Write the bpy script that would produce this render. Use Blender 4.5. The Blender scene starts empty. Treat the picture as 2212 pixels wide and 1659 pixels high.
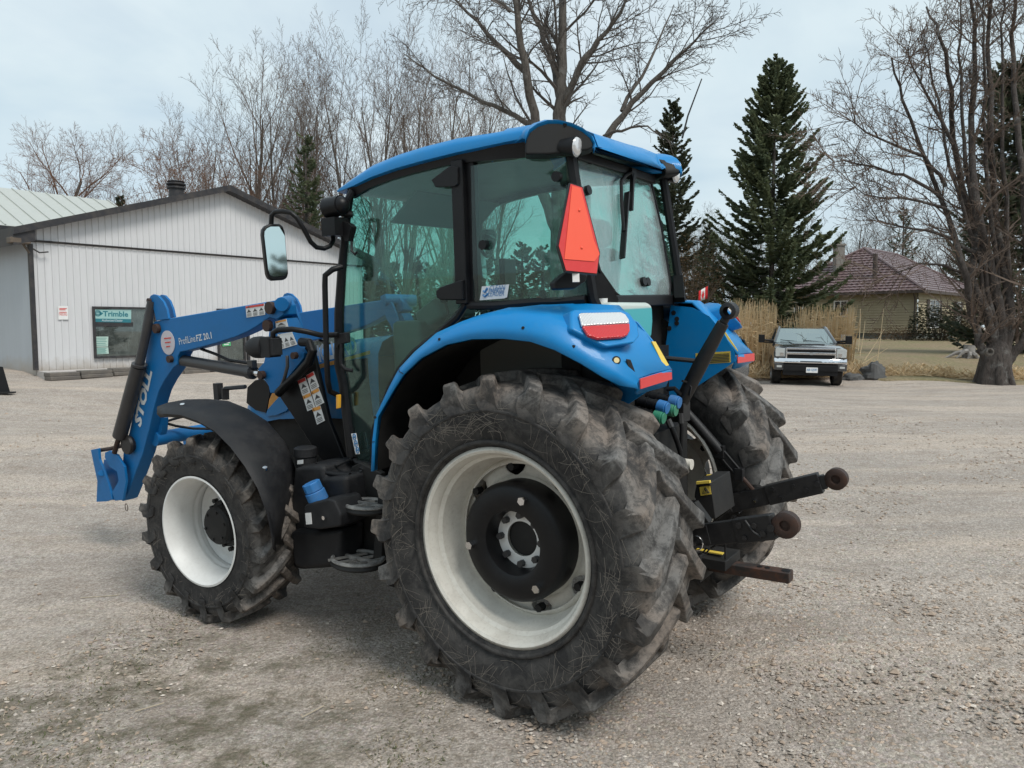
import bpy, bmesh, math, random
from math import sin, cos, pi, radians, sqrt, atan2
from mathutils import Vector as V, Matrix, noise as mnoise

C = bpy.context.scene.collection
R0 = random.Random(7)
# ------------------------------------------------------------------ camera
F_PX, CX, CY = 1679.5, 1106.0, 829.5            # focal length and centre, in units of a 2212 px wide frame
PITCH, ROLL = -0.070, -0.005

def cam_axes(yaw, pitch, roll):
    d = V((cos(yaw)*cos(pitch), sin(yaw)*cos(pitch), sin(pitch)))
    r = d.cross(V((0, 0, 1))).normalized(); u = r.cross(d)
    return d, r*cos(roll)+u*sin(roll), u*cos(roll)-r*sin(roll)

def frame(d, r, u, o):
    return Matrix(((r.x, u.x, -d.x, o[0]), (r.y, u.y, -d.y, o[1]), (r.z, u.z, -d.z, o[2]), (0, 0, 0, 1)))

TC = V((-2.060, 3.772, 1.935))                   # camera seen from the tractor's own frame
tax = cam_axes(-0.9551, -0.1075, -0.0285)
wax = cam_axes(pi/2, PITCH, ROLL)
HC = 0.0
TM = frame(*wax, (0, 0, HC)) @ frame(*tax, TC).inverted()
HC = -(TM @ V((0, .76, 0))).z                    # rear left wheel stands at height 0
CAMM = frame(*wax, (0, 0, HC))
TM = CAMM @ frame(*tax, TC).inverted()           # tractor -> world

# measured crops of the reference (origin, pixels per crop pixel)
CROP = {0: (0, 0, 1.47559), 1: (0, 900, 1100/1659), 2: (800, 350, 900/1659), 3: (1400, 350, 900/1659),
        4: (1150, 1050, 1200/1531), 5: (1950, 950, 800/1327), 6: (2300, 700, 964/2212),
        7: (0, 500, 1100/2212), 8: (850, 1250, 500/1276), 9: (0, 0, 1632/2212), 10: (1632, 0, 1632/2212),
        11: (280, 900, 850/1880), 12: (950, 800, 750/1778), 13: (2000, 1150, 800/1770), 14: (2400, 1000, 864/2212)}
def px(z, x, y):
    a, b, s = CROP[z]
    return (a+x*s)*2212/3264, (b+y*s)*2212/3264
def tray(z, x, y):
    u, v = px(z, x, y)
    d, r, w = tax
    return (d + r*((u-CX)/F_PX) - w*((v-CY)/F_PX))
def onY(z, x, y, Y):
    q = tray(z, x, y); return TC + q*((Y-TC.y)/q.y)
def onX(z, x, y, X):
    q = tray(z, x, y); return TC + q*((X-TC.x)/q.x)
def onP(z, x, y, p, n):
    q = tray(z, x, y); n = V(n); return TC + q*((V(p)-TC).dot(n)/q.dot(n))
def W(z, x, y, depth):                           # world point at a given distance ahead of the camera
    u, v = px(z, x, y)
    d, r, w = wax
    q = d + r*((u-CX)/F_PX) - w*((v-CY)/F_PX)
    return V((0, 0, HC)) + q*(depth/q.y)

# ------------------------------------------------------------------ materials
MATS = {}
def nmat(name):
    m = bpy.data.materials.new(name); m.use_nodes = True
    return m, m.node_tree, m.node_tree.nodes['Principled BSDF']
def N(t, kind, **kw):
    n = t.nodes.new('ShaderNode'+kind)
    for k, v in kw.items():
        if k.startswith('i_'): n.inputs[k[2:]].default_value = v
        else: setattr(n, k, v)
    return n
def ramp(t, fac, stops, interp='LINEAR'):
    n = t.nodes.new('ShaderNodeValToRGB'); e = n.color_ramp.elements; n.color_ramp.interpolation = interp
    while len(e) < len(stops): e.new(0.5)
    for el, (p, c) in zip(e, stops):
        el.position = p; el.color = (c, c, c, 1) if isinstance(c, (int, float)) else (*c, 1)
    t.links.new(fac, n.inputs[0]); return n.outputs[0]
def mix(t, fac, a, b, mode='MIX'):
    n = t.nodes.new('ShaderNodeMix'); n.data_type = 'RGBA'; n.blend_type = mode
    for s, v in ((0, fac), (6, a), (7, b)):
        if hasattr(v, 'links'): t.links.new(v, n.inputs[s])
        elif s == 0: n.inputs[s].default_value = v
        else: n.inputs[s].default_value = (*v, 1) if len(v) == 3 else v
    return n.outputs[2]
def coords(t, scale=(1, 1, 1), rot=(0, 0, 0), kind='Object'):
    a = t.nodes.new('ShaderNodeTexCoord'); b = t.nodes.new('ShaderNodeMapping')
    b.inputs['Scale'].default_value = scale; b.inputs['Rotation'].default_value = rot
    t.links.new(a.outputs[kind], b.inputs[0]); return b.outputs[0]
def noise(t, vec, scale, detail=4, rough=.55, dist=0):
    n = N(t, 'TexNoise', i_Scale=scale, i_Detail=detail, i_Roughness=rough, i_Distortion=dist)
    t.links.new(vec, n.inputs['Vector']); return n.outputs['Fac']
def math_(t, op, a, b=None):
    n = t.nodes.new('ShaderNodeMath'); n.operation = op
    for i, v in enumerate((a, b)):
        if v is None: continue
        if hasattr(v, 'links'): t.links.new(v, n.inputs[i])
        else: n.inputs[i].default_value = v
    return n.outputs[0]
def bump(t, b, h, strength=.3, dist=.01):
    n = N(t, 'Bump', i_Strength=strength, i_Distance=dist)
    t.links.new(h, n.inputs['Height']); t.links.new(n.outputs[0], b.inputs['Normal'])

def paint(name, col, rough=.4, metal=0, dirt=.25, dirtcol=(.22, .18, .14), scale=6, coat=0, bumpy=0, spec=.5):
    if name in MATS: return MATS[name]
    m, t, b = nmat(name); v = coords(t)
    n1 = noise(t, v, scale, 6, .62); n2 = noise(t, v, scale*9, 3, .6)
    d = math_(t, 'MULTIPLY', ramp(t, n1, ((.42, 0), (.75, 1))), dirt)
    d = math_(t, 'ADD', d, math_(t, 'MULTIPLY', ramp(t, n2, ((.5, 0), (.72, 1))), dirt*.5))
    t.links.new(mix(t, d, col, dirtcol), b.inputs['Base Color'])
    t.links.new(math_(t, 'ADD', math_(t, 'MULTIPLY', d, .6), rough), b.inputs['Roughness'])
    b.inputs['Metallic'].default_value = metal; b.inputs['Coat Weight'].default_value = coat
    b.inputs['Specular IOR Level'].default_value = spec
    if bumpy: bump(t, b, n2, bumpy, .004)
    MATS[name] = m; return m

# ------------------------------------------------------------------ mesh builder
class MB:
    def __init__(s): s.v = []; s.f = []; s.m = []
    def add(s, vs, fs, mi=0):
        o = len(s.v); s.v += [tuple(p) for p in vs]; s.f += [tuple(o+i for i in f) for f in fs]; s.m += [mi]*len(fs)
        return s
    def box(s, c, d, R=None, mi=0, taper=1):
        c = V(c); R = R or Matrix.Identity(3); vs = []
        for z in (-.5, .5):
            k = taper if z > 0 else 1
            for x, y in ((-.5, -.5), (.5, -.5), (.5, .5), (-.5, .5)):
                vs.append(c + R @ V((x*d[0]*k, y*d[1]*k, z*d[2])))
        return s.add(vs, [(3, 2, 1, 0), (4, 5, 6, 7), (0, 1, 5, 4), (1, 2, 6, 5), (2, 3, 7, 6), (3, 0, 4, 7)], mi)
    def bar(s, p, q, w, h, up=(0, 0, 1), mi=0):   # rectangular bar from p to q
        p, q = V(p), V(q); x = (q-p); L = x.length; x.normalize()
        y = V(up).cross(x)
        if y.length < 1e-4: y = V((0, 1, 0)).cross(x)
        y.normalize(); z = x.cross(y)
        return s.box((p+q)/2, (L, w, h), Matrix((x, y, z)).transposed(), mi)
    def tube(s, pts, r, n=8, cap=True, mi=0, closed=False):
        pts = [V(p) for p in pts]; k = len(pts)
        rs = r if isinstance(r, (list, tuple)) else [r]*k
        vs = []; ref = None
        for i, p in enumerate(pts):
            if closed: t = pts[(i+1) % k]-pts[i-1]
            else: t = (pts[min(i+1, k-1)]-pts[max(i-1, 0)])
            t.normalize()
            if ref is None: ref = t.orthogonal()
            a = ref - t*ref.dot(t)
            if a.length < 1e-5: a = t.orthogonal()
            a.normalize(); ref = a; b = t.cross(a)
            for j in range(n):
                g = 2*pi*j/n; vs.append(p + (a*cos(g)+b*sin(g))*rs[i])
        fs = []
        for i in range(k if closed else k-1):
            i2 = (i+1) % k
            for j in range(n):
                j2 = (j+1) % n; fs.append((i*n+j, i*n+j2, i2*n+j2, i2*n+j))
        if cap and not closed:
            fs.append(tuple(range(n-1, -1, -1))); fs.append(tuple((k-1)*n+j for j in range(n)))
        return s.add(vs, fs, mi)
    def cyl(s, p, q, r, n=16, r2=None, mi=0): return s.tube([p, q], [r, r if r2 is None else r2], n, True, mi)
    def prism(s, poly, vec, mi=0, mi2=None):      # planar polygon pushed along vec
        a = [V(p) for p in poly]; vec = V(vec); n = len(a)
        nn = V((0, 0, 0))
        for i in range(n): nn += a[i].cross(a[(i+1) % n])
        if nn.dot(vec) > 0: a.reverse()
        s.add(a + [p+vec for p in a], [tuple(range(n)), tuple(range(2*n-1, n-1, -1))], mi)
        o = len(s.v)-2*n
        for i in range(n):
            j = (i+1) % n; s.f.append((o+j, o+i, o+n+i, o+n+j)); s.m.append(mi if mi2 is None else mi2)
        return s
    def lathe(s, prof, o, axis, n=48, mi=0):      # prof: (along axis, radius)
        o = V(o); ax = V(axis).normalized(); a = ax.orthogonal().normalized(); b = ax.cross(a); k = len(prof)
        vs = [o + ax*h + (a*cos(2*pi*j/n)+b*sin(2*pi*j/n))*r for h, r in prof for j in range(n)]
        fs = [(i*n+j, i*n+(j+1) % n, (i+1)*n+(j+1) % n, (i+1)*n+j) for i in range(k-1) for j in range(n)]
        return s.add(vs, fs, mi)
    def loft(s, rows, mi=0, closed=False):
        n = len(rows[0]); vs = [p for r in rows for p in r]; m = n if closed else n-1
        return s.add(vs, [(i*n+j, i*n+(j+1) % n, (i+1)*n+(j+1) % n, (i+1)*n+j) for i in range(len(rows)-1) for j in range(m)], mi)
    def ball(s, c, r, n=10, mi=0, sc=(1, 1, 1)):
        c = V(c); rows = []
        for i in range(n+1):
            th = pi*i/n; rr = max(sin(th), 1e-3)*r
            rows.append([c+V((rr*cos(2*pi*j/(2*n))*sc[0], rr*sin(2*pi*j/(2*n))*sc[1], cos(th)*r*sc[2])) for j in range(2*n)])
        return s.loft(rows, mi, True)
    def each(s, name, mats, parent=None, **kw):      # every separate piece becomes an object of its own
        p = list(range(len(s.v)))
        def f(i):
            while p[i] != i: p[i] = p[p[i]]; i = p[i]
            return i
        for q in s.f:
            for j in q[1:]: p[f(j)] = f(q[0])
        g = {}
        for k, q in enumerate(s.f): g.setdefault(f(q[0]), []).append(k)
        out = []
        for ks in g.values():
            m = MB(); ix = {}
            for k in ks:
                for i in s.f[k]:
                    if i not in ix: ix[i] = len(m.v); m.v.append(s.v[i])
                m.f.append(tuple(ix[i] for i in s.f[k])); m.m.append(s.m[k])
            out.append(m.build(name, mats, parent, **kw))
        return out
    def build(s, name, mats, parent=None, smooth=35, bevel=0, solid=0, sub=0, mirror=False, M=None):
        vs = s.v; fs = s.f
        if M is not None: vs = [tuple(M @ V(p)) for p in vs]
        if mirror: vs = [(x, -y, z) for x, y, z in vs]; fs = [tuple(reversed(f)) for f in fs]
        me = bpy.data.meshes.new(name); me.from_pydata(vs, [], fs)
        mats = mats if isinstance(mats, (list, tuple)) else [mats]
        for m in mats: me.materials.append(m)
        if len(mats) > 1: me.polygons.foreach_set('material_index', s.m)
        o = bpy.data.objects.new(name, me); C.objects.link(o)
        if parent: o.parent = parent
        if smooth: 
            me.polygons.foreach_set('use_smooth', [True]*len(fs))
            me.set_sharp_from_angle(angle=radians(smooth))
        if solid:
            q = o.modifiers.new('s', 'SOLIDIFY'); q.thickness = solid; q.offset = 0
        if bevel:
            q = o.modifiers.new('b', 'BEVEL'); q.width = bevel; q.segments = 2; q.limit_method = 'ANGLE'; q.angle_limit = radians(35)
            q.harden_normals = True
        if sub:
            q = o.modifiers.new('u', 'SUBSURF'); q.levels = sub; q.render_levels = sub
        return o

def tag(o, label=None, cat=None, group=None, kind=None):
    if label: o['label'] = label
    if cat: o['category'] = cat
    if group: o['group'] = group
    if kind: o['kind'] = kind
    return o
def empty(name, loc=(0, 0, 0), parent=None, rz=0):
    o = bpy.data.objects.new(name, None); C.objects.link(o); o.location = loc; o.rotation_euler.z = rz
    o.empty_display_size = .1
    if parent: o.parent = parent
    return o
def copy_tree(o, parent=None):
    c = o.copy(); C.objects.link(c)
    if parent: c.parent = parent
    for ch in list(o.children): copy_tree(ch, c)
    return c
_txt = {}
def text_mesh(body, bold=0):
    k = (body, bold)
    if k not in _txt:
        cu = bpy.data.curves.new('t', 'FONT'); cu.body = body; cu.resolution_u = 2; cu.offset = bold
        ob = bpy.data.objects.new('t', cu); C.objects.link(ob)
        bpy.context.view_layer.update()
        me = bpy.data.meshes.new_from_object(ob.evaluated_get(bpy.context.evaluated_depsgraph_get()))
        vs = [tuple(v.co) for v in me.vertices]; fs = [tuple(p.vertices) for p in me.polygons]
        bpy.data.objects.remove(ob); bpy.data.curves.remove(cu); bpy.data.meshes.remove(me)
        x0 = min(v[0] for v in vs); x1 = max(v[0] for v in vs); y1 = max(v[1] for v in vs); y0 = min(v[1] for v in vs)
        _txt[k] = ([((x-x0)/(x1-x0), (y-y0)/(y1-y0)) for x, y, z in vs], fs)
    return _txt[k]
def write(mb, body, p, q, h, n, mi=0, bold=0, shear=0):   # lettering from p to q, height h, facing n
    p, q, n = V(p), V(q), V(n).normalized(); x = q-p; y = n.cross(x).normalized()*h
    vs, fs = text_mesh(body, bold)
    mb.add([p + x*a + y*b + y.length*shear*b*x.normalized() for a, b in vs], fs, mi)
# ================================================================== TRACTOR
BLUE = paint('blue_paint', (.001, .205, .52), .38, dirt=.22, dirtcol=(.06, .23, .40), scale=5, coat=.15, spec=.35)
BLUE2 = paint('loader_blue', (.001, .135, .375), .48, dirt=.25, dirtcol=(.05, .14, .25), scale=9, bumpy=.05, spec=.35)
BLACK = paint('black_plastic', (.006, .006, .007), .42, dirt=.12, dirtcol=(.05, .048, .046), scale=7, spec=.28)
FLATBLACK = paint('grey_black_plastic', (.012, .0125, .0145), .55, dirt=.28, dirtcol=(.06, .058, .056), scale=8, bumpy=.1, spec=.3)
CHASSIS = paint('dark_chassis', (.006, .006, .006), .65, dirt=.3, dirtcol=(.035, .03, .026), scale=9)
IRON = paint('black_iron', (.007, .007, .008), .45, dirt=.3, dirtcol=(.04, .035, .032), scale=14, bumpy=.2)
RUST = paint('rusty_steel', (.040, .026, .022), .55, .3, dirt=.55, dirtcol=(.11, .05, .03), scale=12, bumpy=.2)
CYLGREY = paint('cylinder_grey', (.030, .030, .032), .38, dirt=.2, dirtcol=(.10, .09, .08), scale=11)
CHROME = paint('chrome', (.75, .75, .76), .12, 1, dirt=.05)
RIM = paint('rim_white', (.68, .655, .59), .5, dirt=.30, dirtcol=(.22, .17, .125), scale=7)
RIMF = paint('front_rim_white', (.74, .74, .72), .45, dirt=.2, dirtcol=(.38, .34, .30), scale=6)
WHITE = paint('white_label', (.75, .75, .74), .5, dirt=.12)
ORANGE = paint('orange', (.75, .33, .06), .45, dirt=.05)
YELLOW = paint('yellow_label', (.72, .52, .08), .5, dirt=.1)
REDL = paint('red_label', (.60, .05, .04), .5, dirt=.05)
SMVO = paint('fluorescent_orange', (.92, .115, .062), .5, dirt=.04, dirtcol=(.8, .25, .15))
SMVR = paint('reflective_red', (.66, .045, .045), .35, dirt=.12, dirtcol=(.8, .18, .16), scale=20)
CAPBLUE = paint('cap_blue', (.02, .16, .42), .5, dirt=.2)
GREEN = paint('cap_green', (.03, .22, .13), .5, dirt=.2)
GREY = paint('seat_grey', (.10, .11, .11), .7, dirt=.1)
INTER = paint('interior_grey', (.14, .15, .14), .7, dirt=.2)
INKBLUE = paint('ink_blue', (.08, .22, .42), .5, dirt=0)
INKDARK = paint('ink_dark', (.05, .05, .05), .5, dirt=0)
PALE = paint('pale_lettering', (.62, .66, .68), .5, dirt=.08)

def rubber(name, rt, dust):
    m, t, b = nmat(name); v = coords(t)
    sep = N(t, 'SeparateXYZ'); t.links.new(v, sep.inputs[0])
    r = math_(t, 'SQRT', math_(t, 'ADD', math_(t, 'POWER', sep.outputs[0], 2.0), math_(t, 'POWER', sep.outputs[2], 2.0)))
    n1 = noise(t, v, 4.5, 10, .72, .9); n2 = noise(t, v, 24, 8, .78)
    edge = ramp(t, math_(t, 'ADD', math_(t, 'DIVIDE', r, rt), math_(t, 'MULTIPLY', math_(t, 'SUBTRACT', n1, .5), .16)), ((.82, 0), (.955, 1)))
    mud = math_(t, 'MULTIPLY', edge, ramp(t, n1, ((.42, .12), (.53, 1))))
    mud = math_(t, 'MULTIPLY', mud, ramp(t, n2, ((.40, .3), (.54, 1))))
    mudc = mix(t, ramp(t, noise(t, v, 2.6, 3), ((.42, 0), (.58, 1))), (.20, .168, .143), (.168, .163, .156))
    dustm = math_(t, 'MULTIPLY', ramp(t, noise(t, v, 9, 7, .7, 1.0), ((.42, 0), (.74, 1))), dust)
    base = mix(t, dustm, (.022, .0215, .022), (.115, .108, .10))
    sc_ = ramp(t, noise(t, coords(t, (1, 1, 1)), 16, 9, .8, 2.5), ((.52, 0), (.66, .55)))
    base = mix(t, sc_, base, (.085, .078, .07))
    t.links.new(mix(t, mud, base, mudc), b.inputs['Base Color'])
    b.inputs['Roughness'].default_value = .72; b.inputs['Specular IOR Level'].default_value = .3
    bump(t, b, math_(t, 'ADD', math_(t, 'MULTIPLY', n1, .6), math_(t, 'MULTIPLY', n2, .5)), .5, .008)
    return m
RUB_R = rubber('rear_rubber', .80, .60); RUB_F = rubber('front_rubber', .585, .48)

def tyre(mb, R, rb, W, wb, nl, lugh, lw, sgn):
    Rc = R-lugh
    prof = [(wb-.035, rb-.02), (wb, rb), (wb+.012, rb+.014), (W*.93, rb+(Rc-rb)*.30), (W*1.0, rb+(Rc-rb)*.55), (W*.985, rb+(Rc-rb)*.76),
            (W*.93, Rc-.035), (W*.84, Rc-.014), (W*.5, Rc-.002), (0, Rc)]
    prof = prof + [(-a, r) for a, r in prof[-2::-1]]
    mb.lathe(prof, (0, 0, 0), (0, 1, 0), 96)
    # two raised bands on the outer sidewall
    for rr in (rb+.035, rb+(Rc-rb)*.62):
        mb.lathe([(sgn*(W*.9 if rr < rb+.05 else W*.995)-sgn*.006, rr-.012), (sgn*(W*.9 if rr < rb+.05 else W*.995)+sgn*.005, rr-.006), (sgn*(W*.9 if rr < rb+.05 else W*.995)+sgn*.005, rr+.006), (sgn*(W*.9 if rr < rb+.05 else W*.995)-sgn*.006, rr+.012)], (0, 0, 0), (0, 1, 0), 96)
    da = (W*1.05)/R
    for side in (-1, 1):
        for k in range(nl):
            a0 = 2*pi*(k+(0 if side > 0 else .5))/nl; rows = []
            jit = R0.uniform(-.012, .012)
            for i in range(8):
                q = i/7                                   # 0 at the shoulder .. 1 past the middle
                if i == 0: w, ang, top, hw, base, sk = W*.985, -.015, Rc-.10, lw*.75, Rc-.125, 0
                elif i == 1: w, ang, top, hw, base, sk = W*1.02, -.005, Rc-.035, lw*.92, Rc-.11, .05
                elif i == 2: w, ang, top, hw, base, sk = W*1.0, .0, R-.018, lw*.84, Rc-.07, .2
                else:
                    s_ = (i-3)/4; w = W*(.93-1.02*s_); ang = .012+da*(s_**1.2)*.92; top = R-.006*(1-s_)**2; hw = lw*(.74-.12*s_); base = Rc-.03; sk = .45
                bw = hw*(2.3 if i > 1 else 1.7); md = base+(top-base)*.38
                a = a0+ang+jit; rows.append([])
                for dw, rad in ((-bw, base), (-hw*1.28, md), (-hw, top-.006), (-hw*.8, top), (hw*.8, top), (hw, top-.006), (hw*1.28, md), (bw, base)):
                    aa = a + dw/R; y = side*(w + dw*sk)
                    rows[-1].append((rad*sin(aa), y, rad*cos(aa)))   # rolling forward is +X at the top
            if side > 0: rows = [list(reversed(r)) for r in rows]
            mb.loft(rows, 0, True); n = len(mb.v)
            mb.f += [tuple(range(n-8, n)), tuple(range(n-57, n-65, -1))]; mb.m += [0, 0]

def stalks(R, rb, W, lugh, sgn, n, seed):               # dried stalks and scuffs stuck to the outer sidewall
    rng = random.Random(seed); Rc = R-lugh; mb = MB()
    pr = [(rb+.014, wb_) for wb_ in (W*.85,)]+[(rb+(Rc-rb)*.30, W*.93), (rb+(Rc-rb)*.55, W), (rb+(Rc-rb)*.76, W*.985), (Rc-.035, W*.93), (Rc-.014, W*.84)]
    def yy(r):
        for (r0, y0), (r1, y1) in zip(pr, pr[1:]):
            if r <= r1: k = max(0, (r-r0)/(r1-r0)); return y0+(y1-y0)*k
        return pr[-1][1]
    for k in range(n):
        r = rb+.05+(Rc-rb-.08)*rng.random()**.6; a = rng.uniform(0, 2*pi)
        if mnoise.noise(V((cos(a)*2.2, sin(a)*2.2, r*6+seed))) < rng.uniform(-.45, .35): continue
        h = rng.uniform(0, 2*pi); L = rng.uniform(.04, .20)*R/.8; q = []; cv = rng.uniform(-1.6, 1.6)
        for i in range(5):
            q.append((r, a)); h += cv/4; r += sin(h)*L/4; a += cos(h)*L/4/r
        if any(x < rb+.03 or x > Rc-.02 for x, _ in q): continue
        w_ = rng.uniform(.0004, .0011); rows = []
        for i, (x, g) in enumerate(q):
            dr, da = (q[min(4, i+1)][0]-q[max(0, i-1)][0]), (q[min(4, i+1)][1]-q[max(0, i-1)][1])*x; l = sqrt(dr*dr+da*da)+1e-6
            P = lambda s_: V(((x+s_*w_*da/l)*sin(g-s_*w_*dr/l/x), sgn*(yy(x)+.0025), (x+s_*w_*da/l)*cos(g-s_*w_*dr/l/x)))
            rows.append([P(-1), P(1)])
        mb.loft(rows)
    return mb
STALK = paint('dried_stalk', (.19, .17, .148), .9, dirt=.4, dirtcol=(.16, .13, .11), scale=30)

TR = empty('farm_tractor'); TR.matrix_world = TM
tag(TR, 'large blue farm tractor with cab, front loader and muddy lugged tyres on the gravel yard', 'tractor')

# ---------------------------------------------------------------- wheels
def bolt_ring(mb, c, ax, r, n, br, h, ph=0):
    ax = V(ax); a = ax.orthogonal().normalized(); b = ax.cross(a)
    for i in range(n):
        g = 2*pi*i/n+ph; p = V(c)+(a*cos(g)+b*sin(g))*r
        mb.cyl(p, p+ax*h, br, 6)
RW, FW, FL_X = .803, .585, 2.207
for s in (1, -1):
    w = empty('rear_wheel', (0, s*.7605, RW), TR)
    mb = MB(); tyre(mb, RW, .462, .275, .215, 20, .046, .040, s); mb.build('tyre', RUB_R, w, 35, bevel=.0035)
    mb = stalks(RW, .462, .275, .046, s, 1000, 5); tag(mb.build('dried_stalks', STALK, w, 0), kind='stuff')
    # outer dish: flange, stepped barrel, disc
    def dish(sg): return [(sg*.225, .472), (sg*.230, .458), (sg*.222, .447), (sg*.208, .444), (sg*.190, .432), (sg*.165, .430), (sg*.150, .414), (sg*.08, .409), (sg*.062, .393), (sg*.00, .387), (sg*-.03, .36)]
    mb = MB()
    mb.lathe(dish(s), (0, 0, 0), (0, 1, 0), 80); mb.lathe(dish(-s), (0, 0, 0), (0, 1, 0), 80)
    # wheel disc with oval openings near the rim: spokes of sheet steel between the holes
    y0 = s*-.02
    mb.lathe([(y0+s*.02, .30), (y0+s*.035, .22), (y0+s*.03, .02)], (0, 0, 0), (0, 1, 0), 64)
    for k in range(8):
        rows = []
        for i in range(9):
            q = i/8-.5; a = 2*pi*k/8 + q*2*pi/8*(.60)
            wide = 1 + (.30*abs(q*2)**3)
            rows.append([])
            for j in range(5):
                u = j/4; sp = .62+.50*(abs(u-.5)*2)**2.2
                aa = 2*pi*k/8 + .2 + q*2*pi/8*min(1, sp*.9)
                rr = .295+u*.10; rows[-1].append((rr*cos(aa), y0+s*(.02-.01*u), rr*sin(aa)))
        mb.loft(rows)
    ob = mb.build('rim', RIM, w, 40, solid=.006)
    mb = MB(); bolt_ring(mb, (0, s*-.01, 0), (0, s, 0), .345, 8, .02, .045, .2); mb.each('rim_bolt', CHASSIS, w, smooth=30)
    # black ring weight with three bolts
    mb = MB(); mb.lathe([(s*.0, .285), (s*.105, .288), (s*.13, .28), (s*.145, .262), (s*.146, .175), (s*.135, .155), (s*.10, .145), (s*.02, .14)], (0, 0, 0), (0, 1, 0), 64)
    mb.build('wheel_weight', BLACK, w, 40)
    mb = MB(); bolt_ring(mb, (0, s*.144, 0), (0, s, 0), .235, 3, .02, .03, .95 if s > 0 else .3); mb.each('weight_bolt', CHROME, w, smooth=30)
    mb = MB(); mb.lathe([(s*.05, .15), (s*.052, .085)], (0, 0, 0), (0, 1, 0), 40)
    mb.build('hub_ring', RIMF, w, 30)
    mb = MB(); bolt_ring(mb, (0, s*.05, 0), (0, s, 0), .118, 8, .017, .03); mb.each('hub_bolt', CYLGREY, w, smooth=30)
    mb = MB(); mb.lathe([(s*.02, .088), (s*.035, .086), (s*.04, .0)], (0, 0, 0), (0, 1, 0), 32)
    mb.build('axle_end', CHASSIS, w, 30)
    # front
    w = empty('front_wheel', (FL_X, s*.93, FW), TR, .07)
    mb = MB(); tyre(mb, FW, .338, .20, .175, 18, .038, .031, s); mb.build('tyre', RUB_F, w, 35, bevel=.003)
    mb = stalks(FW, .338, .20, .038, s, 320, 8); tag(mb.build('dried_stalks', STALK, w, 0), kind='stuff')
    mb = MB()
    for sg in (s, -s):
        mb.lathe([(sg*.190, .345), (sg*.192, .333), (sg*.183, .325), (sg*.16, .318), (sg*.13, .302), (sg*.09, .295), (sg*.02, .288), (sg*-.02, .280)], (0, 0, 0), (0, 1, 0), 72)
    mb.lathe([(s*-.055, .286), (s*-.075, .26), (s*-.07, .20), (s*-.05, .15), (s*-.05, .02)], (0, 0, 0), (0, 1, 0), 72)
    mb.build('rim', RIMF, w, 40)
    mb = MB(); mb.lathe([(s*-.06, .15), (s*-.015, .15), (s*-.005, .142), (s*.0, .125), (s*.05, .12), (s*.065, .105), (s*.07, .0)], (0, 0, 0), (0, 1, 0), 40)
    bolt_ring(mb, (0, s*-.005, 0), (0, s, 0), .135, 8, .014, .02); bolt_ring(mb, (0, s*.06, 0), (0, s, 0), .09, 6, .009, .014)
    mb.build('hub', CHASSIS, w, 35)
    mb = MB(); bolt_ring(mb, (0, s*-.06, 0), (0, s, 0), .175, 8, .016, .03); mb.each('wheel_nut', CHASSIS, w, smooth=30)

# ---------------------------------------------------------------- rear mudguards
A_ = [(8, 878, 640), (8, 886, 400), (8, 910, 200), (2, 845, 1640), (2, 900, 1555), (2, 1000, 1460), (2, 1150, 1380), (2, 1300, 1348), (2, 1480, 1345), (2, 1640, 1362),
      (3, 680, 1412), (3, 830, 1490), (3, 960, 1570), (3, 1060, 1620), (3, 1170, 1640)]
B_ = [(8, 866, 640), (8, 875, 400), (8, 897, 200), (2, 818, 1630), (2, 874, 1525), (2, 968, 1425), (2, 1095, 1315), (2, 1240, 1250), (2, 1420, 1205), (3, 480, 1200),
      (3, 640, 1215), (3, 775, 1290), (3, 900, 1362), (3, 1010, 1435), (3, 1168, 1580)]
YA = [.98]*9+[.97, .95, .91, .86, .81, .755]
YB = [.965, .965, .965, .96, .95, .94, .93, .93, .93, .92, .90, .87, .83, .79, .752]
C_ = [(8, 864, 640), (8, 873, 400), (8, 895, 200), (2, 815, 1630), (2, 870, 1520), (2, 962, 1418), (2, 1085, 1300), (2, 1235, 1222), (2, 1420, 1172), (3, 480, 1158),
      (3, 640, 1147), (3, 800, 1143), (3, 990, 1152), (3, 1200, 1310), (3, 1352, 1525)]
rows = []
for i in range(15):
    a = onY(*A_[i], YA[i]); b = onY(*B_[i], YB[i])
    if i < 9:                                     # front: flat crown between the two edges
        c = V((b.x, .60, b.z+.012+.02*min(1, i/6))); d = V((c.x, .47, c.z-.004))
    else:
        c = onY(*C_[i], .56 if i < 13 else .47); d = V((c.x, .45, c.z-.005))
    m_ = (b*.6+c*.4)+V((0, 0, .012 if i < 12 else .004))
    rows.append([a, a*.5+b*.5+V((0, .012, 0)), b, m_, c, d])
FEND = rows
def arc_pts(rows, k): return [r[k] for r in rows]
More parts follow.
